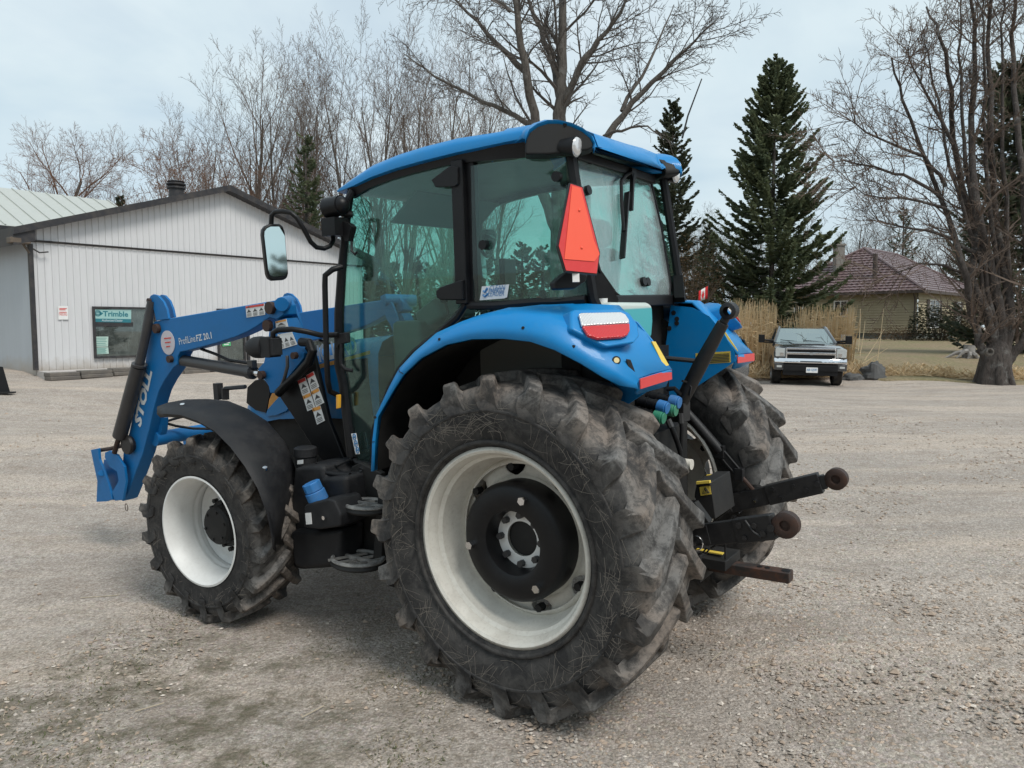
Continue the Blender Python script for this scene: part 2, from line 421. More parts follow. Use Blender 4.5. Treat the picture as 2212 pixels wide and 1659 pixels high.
for s in (1, -1):
    mir = s < 0
    mb = MB(); mb.loft(rows)
    # tail cap facing backwards with the reflector, and a pressed lip along the arch
    e = rows[-1]; f = e[0]+V((.0, -.02, -.02))
    tail = [e[0], e[2], e[4], e[5], V((e[5].x+.03, .45, e[0].z-.02)), V((e[0].x+.04, .70, e[0].z-.03))]
    mb.add(tail, [tuple(range(len(tail)))])
    fd = mb.build('rear_fender', BLUE, TR, 50, solid=.012, mirror=mir)
    mb = MB(); mb.tube([rows[4][k]+V((0, .007, .004)) for k in range(4)], .0022, 4); mb.tube([rows[1][k]+V((0, .007, 0)) for k in range(3)], .0022, 4); mb.each('panel_seam', CHASSIS, fd, smooth=0, mirror=mir)
    mb = MB()
    for i in (2, 6, 9, 11): p = rows[i][1]; mb.cyl(p-V((0, .01, 0)), p+V((0, .010, 0)), .007, 8)
    mb.each('panel_screw', CHASSIS, fd, smooth=30, mirror=mir)
    # inner lining of the arch
    mb = MB(); mb.loft([[r[0]+V((0, -.02, -.004)), V((r[0].x, .5, r[0].z+.01))] for r in rows[:13]])
    mb.build('arch_lining', CHASSIS, fd, 50, mirror=mir)
    # inner side plate towards the hitch
    pl = [onY(5, x, y, -.462) for x, y in ((318, 38), (430, 50), (520, 95), (600, 190), (655, 292), (655, 335), (430, 482), (350, 560), (290, 560), (285, 300))]
    pl = [V((p.x, .462, p.z)) for p in pl]
    mb = MB(); mb.prism(pl, (0, -.015, 0)); mb.build('inner_plate', BLUE, fd, 30, mirror=mir)
    mb = MB(); mb.prism([(-.30, .476, .75), (-.30, .476, 1.70), (-.1, .476, 1.84), (.45, .476, 1.84), (.80, .476, 1.4), (.84, .476, .75)], (0, -.012, 0)); mb.build('wheel_well', CHASSIS, fd, 0, mirror=mir)
    # light pod
    q0, q1, q2 = onY(3, 775, 1288, .905), onY(3, 1050, 1166, .63), onY(3, 1160, 1366, .70)
    NRM = (q1-q0).cross(q2-q0).normalized(); NRM = NRM if NRM.x < 0 else -NRM; P0 = q0
    pod = [onP(3, x, y, P0, NRM) for x, y in ((772, 1182), (800, 1170), (1050, 1166), (1120, 1190), (1172, 1262), (1180, 1330), (1150, 1366), (990, 1392), (940, 1372), (775, 1288))]
    mb = MB(); mb.prism(pod, V((.16, -.06, -.05))); mb.build('light_pod', BLUE, fd, 40, bevel=.012, mirror=mir)
    for nm, poly, mt, pr in (('clear_lens', ((815, 1210), (830, 1204), (1060, 1199), (1088, 1212), (1110, 1245), (1112, 1262), (832, 1280)), 'lens_clear', .014),
                             ('red_lens', ((834, 1284), (1112, 1267), (1114, 1310), (1100, 1335), (1068, 1347), (925, 1357), (868, 1338)), 'lens_red', .016)):
        if mt not in MATS:
            m, t, b = nmat(mt); v = coords(t, (1, 1, 1)); MATS[mt] = m
            wv = N(t, 'TexWave', i_Scale=38); t.links.new(v, wv.inputs['Vector'])
            b.inputs['Base Color'].default_value = (.72, .72, .72, 1) if mt == 'lens_clear' else (.55, .018, .02, 1)
            b.inputs['Roughness'].default_value = .14; b.inputs['Coat Weight'].default_value = .6
            b.inputs['Metallic'].default_value = .35 if mt == 'lens_clear' else 0
            bump(t, b, wv.outputs['Fac'], .4, .004)
        pp = [onP(3, x, y, P0+NRM*.004, NRM) for x, y in poly]
        mb = MB(); mb.prism(pp, NRM*pr); mb.build(nm, MATS[mt], fd, 40, bevel=.005, mirror=mir)
    # red reflector on the tail, yellow label on the inner edge
    q0, q1, q2, q3 = (onY(3, 1168, 1580, .757), onY(3, 1352, 1525, .447), onY(3, 1354, 1583, .447), onY(3, 1170, 1640, .757))
    nn = (q1-q0).cross(q3-q0).normalized(); nn = nn if nn.x < 0 else -nn
    mb = MB(); mb.prism([q+nn*.008 for q in (q0, q1, q2, q3)], nn*.004); mb.build('red_reflector', SMVR, fd, 30, mirror=mir)
    P1, N1 = onY(3, 1290, 1440, .47), V((-.8, .25, .55)).normalized()
    mb = MB(); mb.prism([onP(3, x, y, P1, N1) for x, y in ((1240, 1368), (1262, 1370), (1340, 1508), (1312, 1516))], N1*.012)
    mb.build('warning_label', YELLOW, fd, 30, mirror=mir)
    # round socket lamp and rocker switch on the outer flank
    P2, N2 = V((-.40, .875, 1.64)), V((-.62, .74, .25)).normalized()
    c = onP(3, 1038, 1475, P2, N2)
    mb = MB(); mb.cyl(c-N2*.05, c+N2*.012, .019, 24); mb.build('socket_ring', BLACK, fd, 35, mirror=mir)
    mb = MB(); mb.cyl(c, c+N2*.016, .012, 20); mb.build('marker_lens', paint('cream_lens', (.75, .62, .32), .3), fd, 35, mirror=mir)
    c2 = [onP(3, x, y, P2-N2*.01, N2) for x, y in ((1095, 1466), (1122, 1470), (1150, 1545), (1112, 1550))]
    mb = MB(); mb.prism(c2, N2*.012); mb.build('rocker_switch', BLACK, fd, 35, bevel=.003, mirror=mir)
    if s < 0:
        mb = MB(); mb.prism([onY(5, x, y, -.45) for x, y in ((444, 292), (628, 281), (631, 340), (446, 352))], (0, .004, 0))
        lb = mb.build('warning_label', YELLOW, fd, 0)
        mb = MB()
        for k in range(6):
            p, q = onY(5, 520, 300+k*8, -.444), onY(5, 622, 294+k*8, -.444); mb.bar(p, q, .002, .004)
        mb.prism([onY(5, x, y, -.446) for x, y in ((455, 340), (478, 300), (505, 338))], (0, .003, 0))
        mb.build('label_print', INKDARK, fd, 0)
        mb = MB()
        for x, y in ((330, 78), (348, 110), (347, 133), (308, 160)):
            p = onY(5, x, y, -.455); mb.cyl(p, p+V((0, .012, 0)), .014, 12)
        mb.each('plate_bolt', CHASSIS, fd, smooth=30)

# ---------------------------------------------------------------- cab
def gmat(name, tint, dust, dcol=(.30, .34, .34), refl=.10, seed=0):
    m = bpy.data.materials.new(name); m.use_nodes = True; t = m.node_tree; t.nodes.clear()
    out = N(t, 'OutputMaterial'); tr = N(t, 'BsdfTransparent'); tr.inputs[0].default_value = (*tint, 1)
    gl = N(t, 'BsdfGlossy', i_Roughness=.02); gl.inputs[0].default_value = (.9, 1, .98, 1)
    df = N(t, 'BsdfDiffuse'); df.inputs[0].default_value = (*dcol, 1)
    v = coords(t); n1 = noise(t, v, 3.2+seed, 6, .65, .5)
    st = noise(t, coords(t, (9, 9, 1.0)), 3+seed, 5, .7)
    d = math_(t, 'MULTIPLY', ramp(t, math_(t, 'ADD', math_(t, 'MULTIPLY', n1, .6), math_(t, 'MULTIPLY', st, .4)), ((.36, .25), (.62, 1))), dust)
    m1 = N(t, 'MixShader'); m2 = N(t, 'MixShader'); lw = N(t, 'LayerWeight', i_Blend=.25)
    t.links.new(d, m1.inputs[0]); t.links.new(tr.outputs[0], m1.inputs[1]); t.links.new(df.outputs[0], m1.inputs[2])
    t.links.new(math_(t, 'ADD', math_(t, 'MULTIPLY', lw.outputs['Fresnel'], .42), refl*.5), m2.inputs[0])
    t.links.new(m1.outputs[0], m2.inputs[1]); t.links.new(gl.outputs[0], m2.inputs[2])
    t.links.new(m2.outputs[0], out.inputs[0]); return m
GLASS = gmat('tinted_glass', (.70, .89, .85), .04, refl=.05)
GLASS_R = gmat('dusty_rear_glass', (.72, .93, .90), .46, (.42, .47, .48), .10, 1.3)
GLASS_S = gmat('side_glass', (.70, .88, .84), .08, (.25, .29, .29), .06, .7)

YC = .60                                            # cab side plane
ROOFPTS = None
# pillars and rails, left side then mirrored
def cab_side(s):
    mir = s < 0; out = []
    mb = MB()
    def P(z, x, y, Y=YC): return onY(z, x, y, Y)
    # front pillar, centre pillar, rear pillar, rails
    mb.tube([P(2, 585, 480), P(2, 556, 700), P(2, 533, 960), P(2, 518, 1200), P(2, 520, 1500), P(12, 345, 1000), P(12, 375, 1250), P(12, 415, 1560)], [.022, .024, .028, .03, .032, .032, .034, .036], 8)
    b0, b1 = P(2, 1228, 300), P(2, 1258, 1140)
    mb.bar(b0+V((0, .008, 0)), b1+V((0, .008, 0)), .05, .075, (1, 0, 0))
    mb.bar(b0+V((-.055, -.02, 0)), b1+V((-.055, -.02, 0)), .04, .06, (1, 0, 0))
    mb.build('cab_pillar', BLACK, TR, 40, bevel=.006, mirror=mir)
    mb = MB()
    r0 = P(3, 770, 250, .525); r1 = P(3, 800, 440, .525); r2 = P(3, 870, 900, .525); r3 = P(3, 905, 1110, .525)
    mb.tube([r0+V((0, 0, .06)), r0, r1, r2, r3, r3+V((-.02, -.02, -.06))], .026, 8)
    mb.prism([P(3, 885, 980, .50), P(3, 960, 960, .48), P(3, 1055, 1115, .40), P(3, 1040, 1150, .42), P(3, 860, 1150, .54), P(3, 872, 1090, .54)], V((.06, 0, 0)))
    mb.build('rear_pillar', BLACK, TR, 40, mirror=mir)
    # top rail under the roof
    mb = MB()
    tp = [(2, 585, 482), (2, 680, 425), (2, 800, 378), (2, 950, 332), (2, 1150, 278), (2, 1300, 250), (2, 1500, 225), (3, 560, 225), (3, 740, 225)]
    up = [P(*q) for q in tp]; lo = [(2, 600, 520), (2, 700, 462), (2, 820, 416), (2, 960, 375), (2, 1150, 330), (2, 1290, 308), (2, 1500, 290), (3, 560, 275), (3, 745, 262)]
    lw = [P(*q) for q in lo]
    up[-1].y = lw[-1].y = .54; up[-2].y = lw[-2].y = .57
    mb.loft([[u+V((0, .03, .03)), u+V((0, .018, .0)), l+V((0, .012, 0)), l+V((0, -.02, 0)), u+V((0, -.03, .02))] for u, l in zip(up, lw)], closed=True)
    mb.build('cab_top_rail', BLACK, TR, 40, mirror=mir)
    # rail under the rear side glass following the mudguard
    mb = MB()
    mb.tube([P(2, 1250, 1130), P(2, 1290, 1150), P(2, 1450, 1150), P(2, 1659, 1132), P(3, 700, 1128, .58), P(3, 860, 1115, .55)], .022, 8)
    mb.tube([P(2, 1262, 1140, .61), P(2, 1215, 1215, .61), P(2, 1100, 1315, .615), P(2, 960, 1425, .62), P(2, 880, 1520, .62), P(2, 815, 1640, .62), P(8, 880, 300, .62), P(8, 868, 560, .62)], .02, 8)
    mb.tube([P(8, 715, 545), P(8, 740, 572), P(8, 870, 590)], .018, 8)
    mb.build('door_sill', BLACK, TR, 40, mirror=mir)
    # glazing
    door = [(2, 597, 515), (2, 700, 458), (2, 820, 412), (2, 960, 370), (2, 1195, 322), (2, 1228, 1000), (2, 1222, 1180), (2, 1090, 1310), (2, 955, 1425), (2, 876, 1520), (2, 812, 1640),
            (8, 872, 330), (8, 862, 570), (8, 735, 555), (8, 712, 530), (8, 690, 330), (2, 540, 1640), (2, 528, 1330), (2, 532, 1150), (2, 545, 960), (2, 562, 760)]
    mb = MB(); mb.prism([P(*q, YC-.005) for q in door], (0, .006, 0)); g = mb.build('door_glass', GLASS, TR, 0, mirror=mir)
    side = [(2, 1296, 330), (2, 1400, 312), (2, 1550, 296), (3, 560, 272), (3, 740, 256), (3, 752, 430), (3, 800, 720), (3, 868, 1000), (3, 868, 1085), (3, 700, 1112), (3, 480, 1128), (3, 225, 1140), (3, 205, 1110)]
    mb = MB(); mb.prism([P(*q, YC-.005-(.05 if (q[0] == 3 and q[1] > 720) else 0)) for q in side], (0, .006, 0)); mb.build('side_glass', GLASS_S, TR, 0, mirror=mir)
    return g
for s in (1, -1): cab_side(s)
# door hardware seen on the left
def PY(z, x, y, Y): return onY(z, x, y, Y)
mb = MB(); mb.prism([PY(2, x, y, .615) for x, y in ((1080, 415), (1195, 330), (1235, 340), (1235, 440), (1215, 455), (1105, 458))], (0, .03, 0))
mb.build('door_hinge', BLACK, TR, 30, bevel=.0035)
mb = MB(); mb.prism([PY(12, x, y, .615) for x, y in ((1075, 300), (1110, 272), (1275, 215), (1280, 370), (1110, 372), (1078, 350))], (0, .04, 0))
mb.build('door_hinge', BLACK, TR, 30, bevel=.008)
mb = MB(); mb.prism([PY(12, x, y, .615) for x, y in ((305, 650), (330, 625), (395, 612), (398, 690), (340, 705), (330, 730), (320, 725))], (0, .035, 0))
mb.tube([PY(12, 330, 700, .64), PY(12, 322, 800, .645), PY(12, 328, 860, .645), PY(12, 360, 895, .64), PY(12, 415, 905, .62)], .012, 8)
mb.build('door_handle', FLATBLACK, TR, 35, bevel=.004)
mb = MB(); mb.tube([PY(12, 330, 120, .66), PY(12, 260, 140, .72), PY(12, 205, 185, .74), PY(12, 203, 260, .74), PY(12, 215, 800, .74), PY(12, 225, 980, .74), PY(12, 240, 1060, .70), PY(12, 300, 1090, .64)], .0165, 10)
mb.build('grab_rail', BLACK, TR, 60)
mb = MB(); mb.prism([PY(12, x, y, .655) for x, y in ((305, 1085), (328, 1083), (326, 1185), (305, 1192))], (0, .02, 0)); mb.build('amber_marker', paint('amber', (.85, .42, .03), .3), TR, 30, bevel=.004)
mb = MB(); mb.prism([PY(12, x, y, .63) for x, y in ((405, 1380), (440, 1376), (467, 1533), (438, 1535))], (0, .004, 0)); st = mb.build('pictogram_sticker', WHITE, TR, 0)
mb = MB()
for k, (x, y) in enumerate(((425, 1405), (437, 1455), (449, 1505))):
    c = PY(12, x, y, .636); mb.tube([c+V((-.012*cos(a*pi/6), 0, .018*sin(a*pi/6))) for a in range(12)], .003, 4, closed=True); mb.ball(c, .006, 4)
mb.build('sticker_print', INKBLUE, TR, 30)
# white sticker on the side glass
Pq = [PY(12, x, y, .606) for x, y in ((1392, 268), (1596, 252), (1580, 350), (1558, 358), (1376, 372))]
mb = MB(); mb.prism(Pq, (0, .003, 0)); mb.build('window_sticker', WHITE, TR, 0)
mb = MB()
for k, wd in enumerate(('CLEAN', 'ENERGY', 'LEADER')):
    y = 300+k*22; x0 = 1444-k*5; write(mb, wd, PY(12, x0, y, .611), PY(12, x0+116+(6 if k else 0), y-7, .611), .025, (0, 1, 0), bold=.0, shear=.25)
mb.tube([PY(12, x, y, .611) for x, y in ((1400, 300), (1412, 312), (1425, 290), (1432, 280))], .006, 5)
mb.tube([PY(12, x, y, .611) for x, y in ((1398, 330), (1412, 345), (1428, 330), (1432, 318))], .006, 5)
mb.build('sticker_lettering', INKBLUE, TR, 0)
# rear window between the rear pillars
RWP, RWN = V((-.10, 0, 2.60)), V((-.985, 0, .17)).normalized()
rw = [onP(3, x, y, RWP, RWN) for x, y in ((795, 275), (1000, 345), (1238, 430), (1300, 700), (1352, 1030), (1345, 1097), (1060, 1102), (1030, 1080), (935, 945), (850, 640))]
rw[0].y = min(rw[0].y, .50)
mb = MB(); mb.prism(rw, RWN*.006); gl = mb.build('rear_window', GLASS_R, TR, 0)
mb = MB(); mb.tube([p+RWN*.004 for p in rw], .011, 6, closed=True); mb.build('window_seal', BLACK, gl, 40)
mb = MB(); mb.bar(onP(3, 790, 262, RWP, RWN), onP(3, 1250, 412, RWP, RWN), .05, .05); mb.bar(onP(3, 1020, 1125, RWP, RWN), onP(3, 1360, 1118, RWP, RWN), .05, .06)
mb.each('rear_cross_rail', BLACK, TR, smooth=30, bevel=.008)
mb = MB()
for x, y in ((1185, 1012), (1208, 1014), (700, 395), (858, 478)):
    p = onP(3, x, y, RWP, RWN) if x > 800 else onY(3, x, y, .60)
    d = RWN if x > 800 else V((0, 1, 0)); mb.cyl(p, p+d*.025, .024, 16)
p = onY(3, 273, 795, .60); mb.cyl(p, p+V((0, .03, 0)), .024, 16)
p = onP(3, 876, 300, RWP, RWN); mb.cyl(p+V((0, 0, .04)), p-V((0, 0, .02)), .022, 12)
mb.each('glass_knob', BLACK, TR, smooth=35)
# wiper
Wp = lambda x, y, d=.03: onP(3, x, y, RWP, RWN)+RWN*d
mb = MB(); mb.tube([Wp(1108, 370), Wp(1060, 400), Wp(1040, 430), Wp(1042, 560), Wp(1055, 720)], .010, 8)
mb.bar(Wp(1075, 495), Wp(1045, 880), .012, .03, RWN); mb.bar(Wp(1108, 365), Wp(1098, 600), .014, .022, RWN); mb.box(Wp(1108, 385, .02), (.04, .05, .06))
mb.build('rear_wiper', BLACK, TR, 30)
# windscreen, bulkheads, floor and interior
ax_ = onY(2, 575, 500, YC).x+.02; bx_ = onY(2, 520, 1330, YC).x+.03; zt = onY(2, 590, 490, YC).z; zb = onY(2, 520, 1330, YC).z
mb = MB(); mb.prism([(ax_, -.58, zt), (ax_, .58, zt), (bx_, .58, zb-.15), (bx_, -.58, zb-.15)], (.006, 0, 0)); mb.build('windscreen', GLASS, TR, 0)
mb = MB(); mb.prism([(bx_+.0, -.58, zb-.15), (bx_, .58, zb-.15), (bx_-.06, .58, 1.0), (bx_-.06, -.58, 1.0)], (.02, 0, 0)); mb.build('front_bulkhead', CHASSIS, TR, 0)
mb = MB(); mb.box((.62, 0, 1.03), (1.5, 1.12, .06)); mb.box((.05, 0, 1.25), (.5, .98, .45)); mb.box((-.10, 0, 1.68), (.10, .98, .48)); mb.build('cab_floor', CHASSIS, TR, 30)
mb = MB(); mb.box((.22, .40, 1.62), (.55, .16, .28)); mb.box((.25, -.42, 1.66), (.70, .2, .36)); mb.build('side_console', INTER, TR, 30, bevel=.03)
mb = MB(); mb.box((.30, 0, 1.55), (.50, .48, .14)); mb.build('seat', GREY, TR, 30, bevel=.05)
mb = MB(); mb.box((.06, 0, 1.90), (.13, .46, .62), Matrix.Rotation(-.12, 3, 'Y')); mb.box((.02, 0, 2.28), (.10, .26, .16)); mb.build('seat_back', GREY, TR, 30, bevel=.05)
mb = MB(); mb.tube([V((.92, 0, 1.83))+V((.06*cos(a*pi/12)*2, .19*sin(a*pi/12), -.10*cos(a*pi/12))) for a in range(24)], .016, 8, closed=True)
mb.tube([(1.20, 0, 1.45), (.92, 0, 1.83)], .03, 8); mb.bar((.92, -.18, 1.83), (.92, .18, 1.83), .03, .015); mb.build('steering_wheel', BLACK, TR, 60)
mb = MB(); mb.box((1.22, 0, 1.55), (.24, .5, .55)); mb.box((1.10, 0, 1.86), (.2, .36, .14), Matrix.Rotation(.5, 3, 'Y')); mb.build('dashboard', INTER, TR, 30, bevel=.03)
for x, y, h, c in ((.55, -.36, .22, BLACK), (.62, -.42, .18, REDL), (.48, -.44, .16, ORANGE), (.95, -.46, .30, BLACK), (.70, .42, .20, BLACK)):
    mb = MB(); mb.tube([(x, y, 1.75), (x+.03, y, 1.75+h*.6), (x+.05, y+.01, 1.75+h)], .009, 6); mb.ball((x+.05, y+.01, 1.75+h), .026, 6); mb.build('control_lever', c, TR, 50)
mb = MB(); mb.box((.95, -.47, 2.12), (.04, .24, .17), Matrix.Rotation(.3, 3, 'Z')); mb.tube([(.97, -.50, 2.05), (1.05, -.55, 1.75)], .012, 6); mb.build('monitor', BLACK, TR, 30, bevel=.01)
mb = MB(); mb.box((.10, .33, 1.86), (.34, .08, .06)); mb.box((.12, -.34, 1.88), (.42, .12, .08)); mb.each('armrest', BLACK, TR, smooth=30, bevel=.02)
mb = MB(); mb.tube([(.40, -.56, 2.55), (.44, -.57, 2.2), (.47, -.57, 1.6), (.60, -.58, 1.1)], .035, 8); mb.tube([(1.24, -.56, 2.5), (1.34, -.56, 1.9), (1.36, -.56, 1.3)], .03, 8); mb.each('inner_pillar', INTER, TR, smooth=50)
mb = MB(); mb.prism([(.95, -.4, 2.56), (.95, .4, 2.56), (1.15, .4, 2.40), (1.15, -.4, 2.40)], (.01, 0, .01)); mb.build('sun_visor', GREY, TR, 0)

# ---------------------------------------------------------------- roof
sec = []                                            # (x, z of lower edge, z of upper edge, half width low, half width top)
low = [(2, 499, 478), (2, 600, 440), (2, 700, 392), (2, 850, 340), (2, 1000, 298), (2, 1200, 248), (2, 1400, 205), (2, 1560, 172), (3, 510, 160)]
upp = [(2, 510, 468), (2, 590, 398), (2, 680, 338), (2, 800, 284), (2, 960, 235), (2, 1150, 188), (2, 1380, 155), (2, 1530, 128), (3, 480, 110)]
mb = MB(); rows = []
for l, u in zip(low, upp):
    a = onY(*l, .64); b = onY(*u, .56); x = a.x
    k = min(1, (1.40-x)/.5); hw = .615+.025*sqrt(max(0, k)); cz = b.z+.006*max(.15, k)
    prof = [(hw-.05, a.z-.012), (hw, a.z), (hw, a.z*.6+b.z*.4), (hw-.03, a.z*.15+b.z*.85), (hw-.09, b.z), (.36, b.z+(cz-b.z)*.6), (.18, cz), (0, cz)]
    if l == low[0]: prof = [(y, a.z+(z-a.z)*.5) for y, z in prof]
    rows.append([V((x, y, z)) for y, z in prof]+[V((x, -y, z)) for y, z in prof[-2::-1]])
# rear bulge and tail
xr = onY(3, 905, 150, .50).x; zpk = onY(3, 640, 56, .42).z
def rearsec(x, zl, zu, hw, hump, z0):
    prof = [(hw-.05, zl-.012), (hw, zl), (hw, zl*.55+zu*.45), (hw-.03, zu-.02), (hw-.09, zu+hump*.7), (.36, zu+hump), (.18, z0), (0, z0)]
    return [V((x, y, z)) for y, z in prof]+[V((x, -y, z)) for y, z in prof[-2::-1]]
zl0 = rows[-1][1].z; zu0 = rows[-1][4].z; x0 = rows[-1][1].x
rows.append(rearsec(.22, zl0+.00, zu0+.004, .62, .022, zu0+.02))
rows.append(rearsec(.06, zl0+.00, zu0-.002, .57, .035, zu0+.02))
rows.append(rearsec(-.08, zl0-.01, zu0-.03, .49, .035, zu0-.0))
rows.append(rearsec(-.17, zl0-.03, zu0-.07, .44, .03, zu0-.05))
rows.append(rearsec(-.20, zl0-.045, zu0-.11, .41, .01, zu0-.09))
mb.loft(rows); mb.f += [tuple(range(len(mb.v)-15, len(mb.v))), tuple(range(14, -1, -1))]; mb.m += [0, 0]
roof = mb.build('roof', BLUE, TR, 60, solid=.012)
mb = MB(); mb.loft([[r[0]+V((0, -.02, -.004)), V((r[0].x, 0, r[0].z-.004)), V((r[0].x, -r[0].y+.02, r[0].z-.004))] for r in rows]); mb.build('roof_liner', BLACK, roof, 30)
for s in (1, -1):
    mir = s < 0
    # dark recess with the rear work lamp
    ra, rb_ = onY(3, 512, 200, .655), onX(3, 905, 200, -.235)
    RN = V((0, 0, 1)).cross(rb_-ra).normalized(); RN = RN if RN.x < 0 else -RN; RN = (RN+V((0, 0, .06))).normalized(); RP = ra+RN*.034
    rc = [onP(3, x, y, RP, RN) for x, y in ((505, 262), (508, 172), (535, 122), (580, 90), (640, 72), (700, 73), (770, 88), (835, 118), (885, 158), (906, 198), (903, 225), (870, 236), (770, 250), (640, 262))]
    mb = MB(); mb.prism(rc, RN*-.10); mb.build('lamp_recess', CHASSIS, TR, 35, bevel=.01, mirror=mir)
    arc = [onP(3, x, y, RP, RN)+RN*.006 for x, y in ((505, 172), (530, 118), (577, 84), (640, 64), (702, 64), (775, 80), (842, 110), (893, 152), (914, 198), (908, 228))]
    inw = V((.62, -.40, 0))
    mb = MB(); mb.loft([[p-RN*.012-V((0, 0, .018)), p, p+inw*.05+V((0, 0, .008)), p+inw*.25+V((0, 0, .006)), p+inw*.6+V((0, 0, -.03-.4*max(0, p.z-arc[0].z)))] for p in arc]); mb.build('roof_cowl', BLUE, TR, 60, solid=.006, mirror=mir)
    c = onP(3, 808, 218, V((-.20, .53, 2.65)), V((-1, 0, 0))); dv = V((-.985, -.06, -.14)).normalized()
    mb = MB(); mb.cyl(c-dv*.08, c, .034, 20, .049); mb.tube([c-dv*.06, c-dv*.06+V((.01, -.01, .06)), c-dv*.03+V((.03, 0, .11))], .012, 6)
    lm = mb.build('work_lamp', BLACK, TR, 40, mirror=mir)
    mb = MB(); mb.lathe([(-.002, .046), (.008, .04), (.012, .02), (.013, 0)], c, dv, 24)
    mb.build('lamp_lens', MATS['lens_clear'], lm, 60, mirror=mir)
# front work lamp, mirror, arm
mb = MB(); c = onY(2, 490, 565, .68); mb.cyl(c+V((-.06, 0, 0)), c+V((.05, 0, -.01)), .055, 18, .062); mb.ball(c+V((-.055, 0, 0)), .05, 8)
mb.tube([c+V((-.05, -.03, .0)), c+V((-.09, -.06, .08))], .02, 8); mb.tube([c+V((-.03, -.02, -.04)), c+V((-.08, -.06, -.05))], .018, 8)
lm = mb.build('work_lamp', BLACK, TR, 40)
for k in (1, -1):
    mb = MB(); Ym = .95 if k > 0 else .95
    mb.box(PY(2, 500, 690, .68), (.11, .12, .10)); mb.prism([PY(2, x, y, .64) for x, y in ((555, 655), (600, 668), (622, 690), (600, 775), (580, 772), (570, 735), (540, 725))], (0, .04, 0))
    mb.tube([PY(2, 482, 720, .68), PY(2, 482, 770, .69), PY(2, 465, 800, .72), PY(2, 430, 815, .76), PY(2, 385, 808, .80), PY(2, 350, 775, .84), PY(2, 310, 700, .88), PY(2, 270, 635, .91),
             PY(2, 235, 605, .93), PY(2, 190, 597, .95), PY(2, 145, 598, .95), PY(2, 122, 620, .95), PY(2, 118, 680, .95)], .0135, 10)
    mb.tube([PY(2, 590, 770, .655), PY(2, 592, 830, .66), PY(2, 612, 850, .66), PY(2, 625, 835, .66)], .007, 6)
    arm = mb.build('mirror_arm', BLACK, TR, 50, mirror=k < 0)
    MPt = PY(2, 145, 830, .95); MN = V((-.93, .32, .05)).normalized()
    out = [(85, 680), (110, 668), (170, 668), (190, 680), (203, 720), (222, 960), (215, 988), (195, 998), (130, 1002), (105, 990), (94, 960), (68, 730), (70, 700)]
    pts = [onP(2, x, y, MPt, MN) for x, y in out]
    mb = MB(); mb.prism(pts, -MN*.05); mb.build('mirror_housing', BLACK, arm, 35, bevel=.012, mirror=k < 0)
    cc = sum(pts, V())/len(pts); ins = [cc+(p-cc)*.88 for p in pts]
    mb = MB(); mb.prism([p+MN*.002 for p in ins], MN*.003)
    if 'mirror' not in MATS:
        m, t, b = nmat('mirror'); b.inputs['Base Color'].default_value = (.62, .72, .70, 1); b.inputs['Metallic'].default_value = 1; b.inputs['Roughness'].default_value = .04; MATS['mirror'] = m
    mb.build('mirror_glass', MATS['mirror'], arm, 0, mirror=k < 0)
# whip aerial on the far front corner
mb = MB(); mb.tube([onY(10, 735, 560, -.62)-V((0, 0, .05)), onY(10, 760, 500, -.62), onY(10, 820, 340, -.62)], [.006, .005, .0035], 6); mb.build('aerial', CYLGREY, TR, 60)

# ---------------------------------------------------------------- slow vehicle emblem and washer tank
SP, SN = V((-.52, .42, 2.05)), V((-.90, .38, .10)).normalized()
sv = lambda pts, d: [onP(3, x, y, SP, SN)+SN*d for x, y in pts]
outer = ((768, 428), (843, 452), (946, 842), (928, 972), (740, 952), (694, 800))
mb = MB(); mb.prism(sv(outer, 0), -SN*.012); em = mb.build('slow_vehicle_emblem', IRON, TR, 0)
mb = MB(); mb.prism(sv(((770, 436), (838, 458), (939, 842), (923, 962), (744, 944), (701, 800)), .001), SN*.002); mb.build('emblem_border', SMVR, em, 0)
mb = MB(); mb.prism(sv(((776, 447), (826, 462), (868, 620), (905, 770), (938, 850), (908, 892), (731, 878), (738, 815)), .004), SN*.002); mb.build('emblem_face', SMVO, em, 0)
mb = MB()
for x, y in ((818, 592), (832, 812)): p = onP(3, x, y, SP, SN); mb.ball(p+SN*.005, .007, 6)
mb.each('rivet', SMVO, em, smooth=40)
mb = MB(); mb.bar(onP(3, 810, 960, SP, SN)-SN*.01, onP(3, 812, 1010, SP, SN)-SN*.01, .03, .008); mb.build('emblem_bracket', RIMF, em, 0)
mb = MB(); mb.prism([onP(3, x, y, SP+V((.10, 0, 0)), SN) for x, y in ((680, 1010), (750, 950), (880, 965), (860, 1010), (800, 1050), (690, 1055))], -SN*.05); mb.build('emblem_mount', BLACK, em, 30, bevel=.01)
BP, BN = V((-.335, .22, 1.75)), V((-1, .0, 0))
if 'tank' not in MATS:
    m, t, b = nmat('tank'); v = coords(t); sep = N(t, 'SeparateXYZ'); t.links.new(v, sep.inputs[0])
    lv = onP(3, 1150, 1168, BP, BN).z
    t.links.new(mix(t, ramp(t, math_(t, 'SUBTRACT', sep.outputs[2], lv-.5), ((.497, 0), (.503, 1))), (.05, .40, .44), (.55, .62, .58)), b.inputs['Base Color'])
    b.inputs['Roughness'].default_value = .35; b.inputs['Subsurface Weight'].default_value = .0; MATS['tank'] = m
tk = [onP(3, x, y, BP, BN) for x, y in ((1010, 1140), (1030, 1130), (1235, 1132), (1258, 1150), (1262, 1240), (1254, 1345), (1200, 1345), (1010, 1345))]
mb = MB(); mb.prism(tk, V((.13, 0, 0))); tkk = mb.build('washer_tank', MATS['tank'], TR, 35, bevel=.022)
p = onP(3, 1045, 1128, BP, BN); mb = MB(); mb.cyl(p+V((.08, 0, -.02)), p+V((.08, 0, .018)), .028, 16); mb.build('tank_cap', RIMF, tkk, 35)
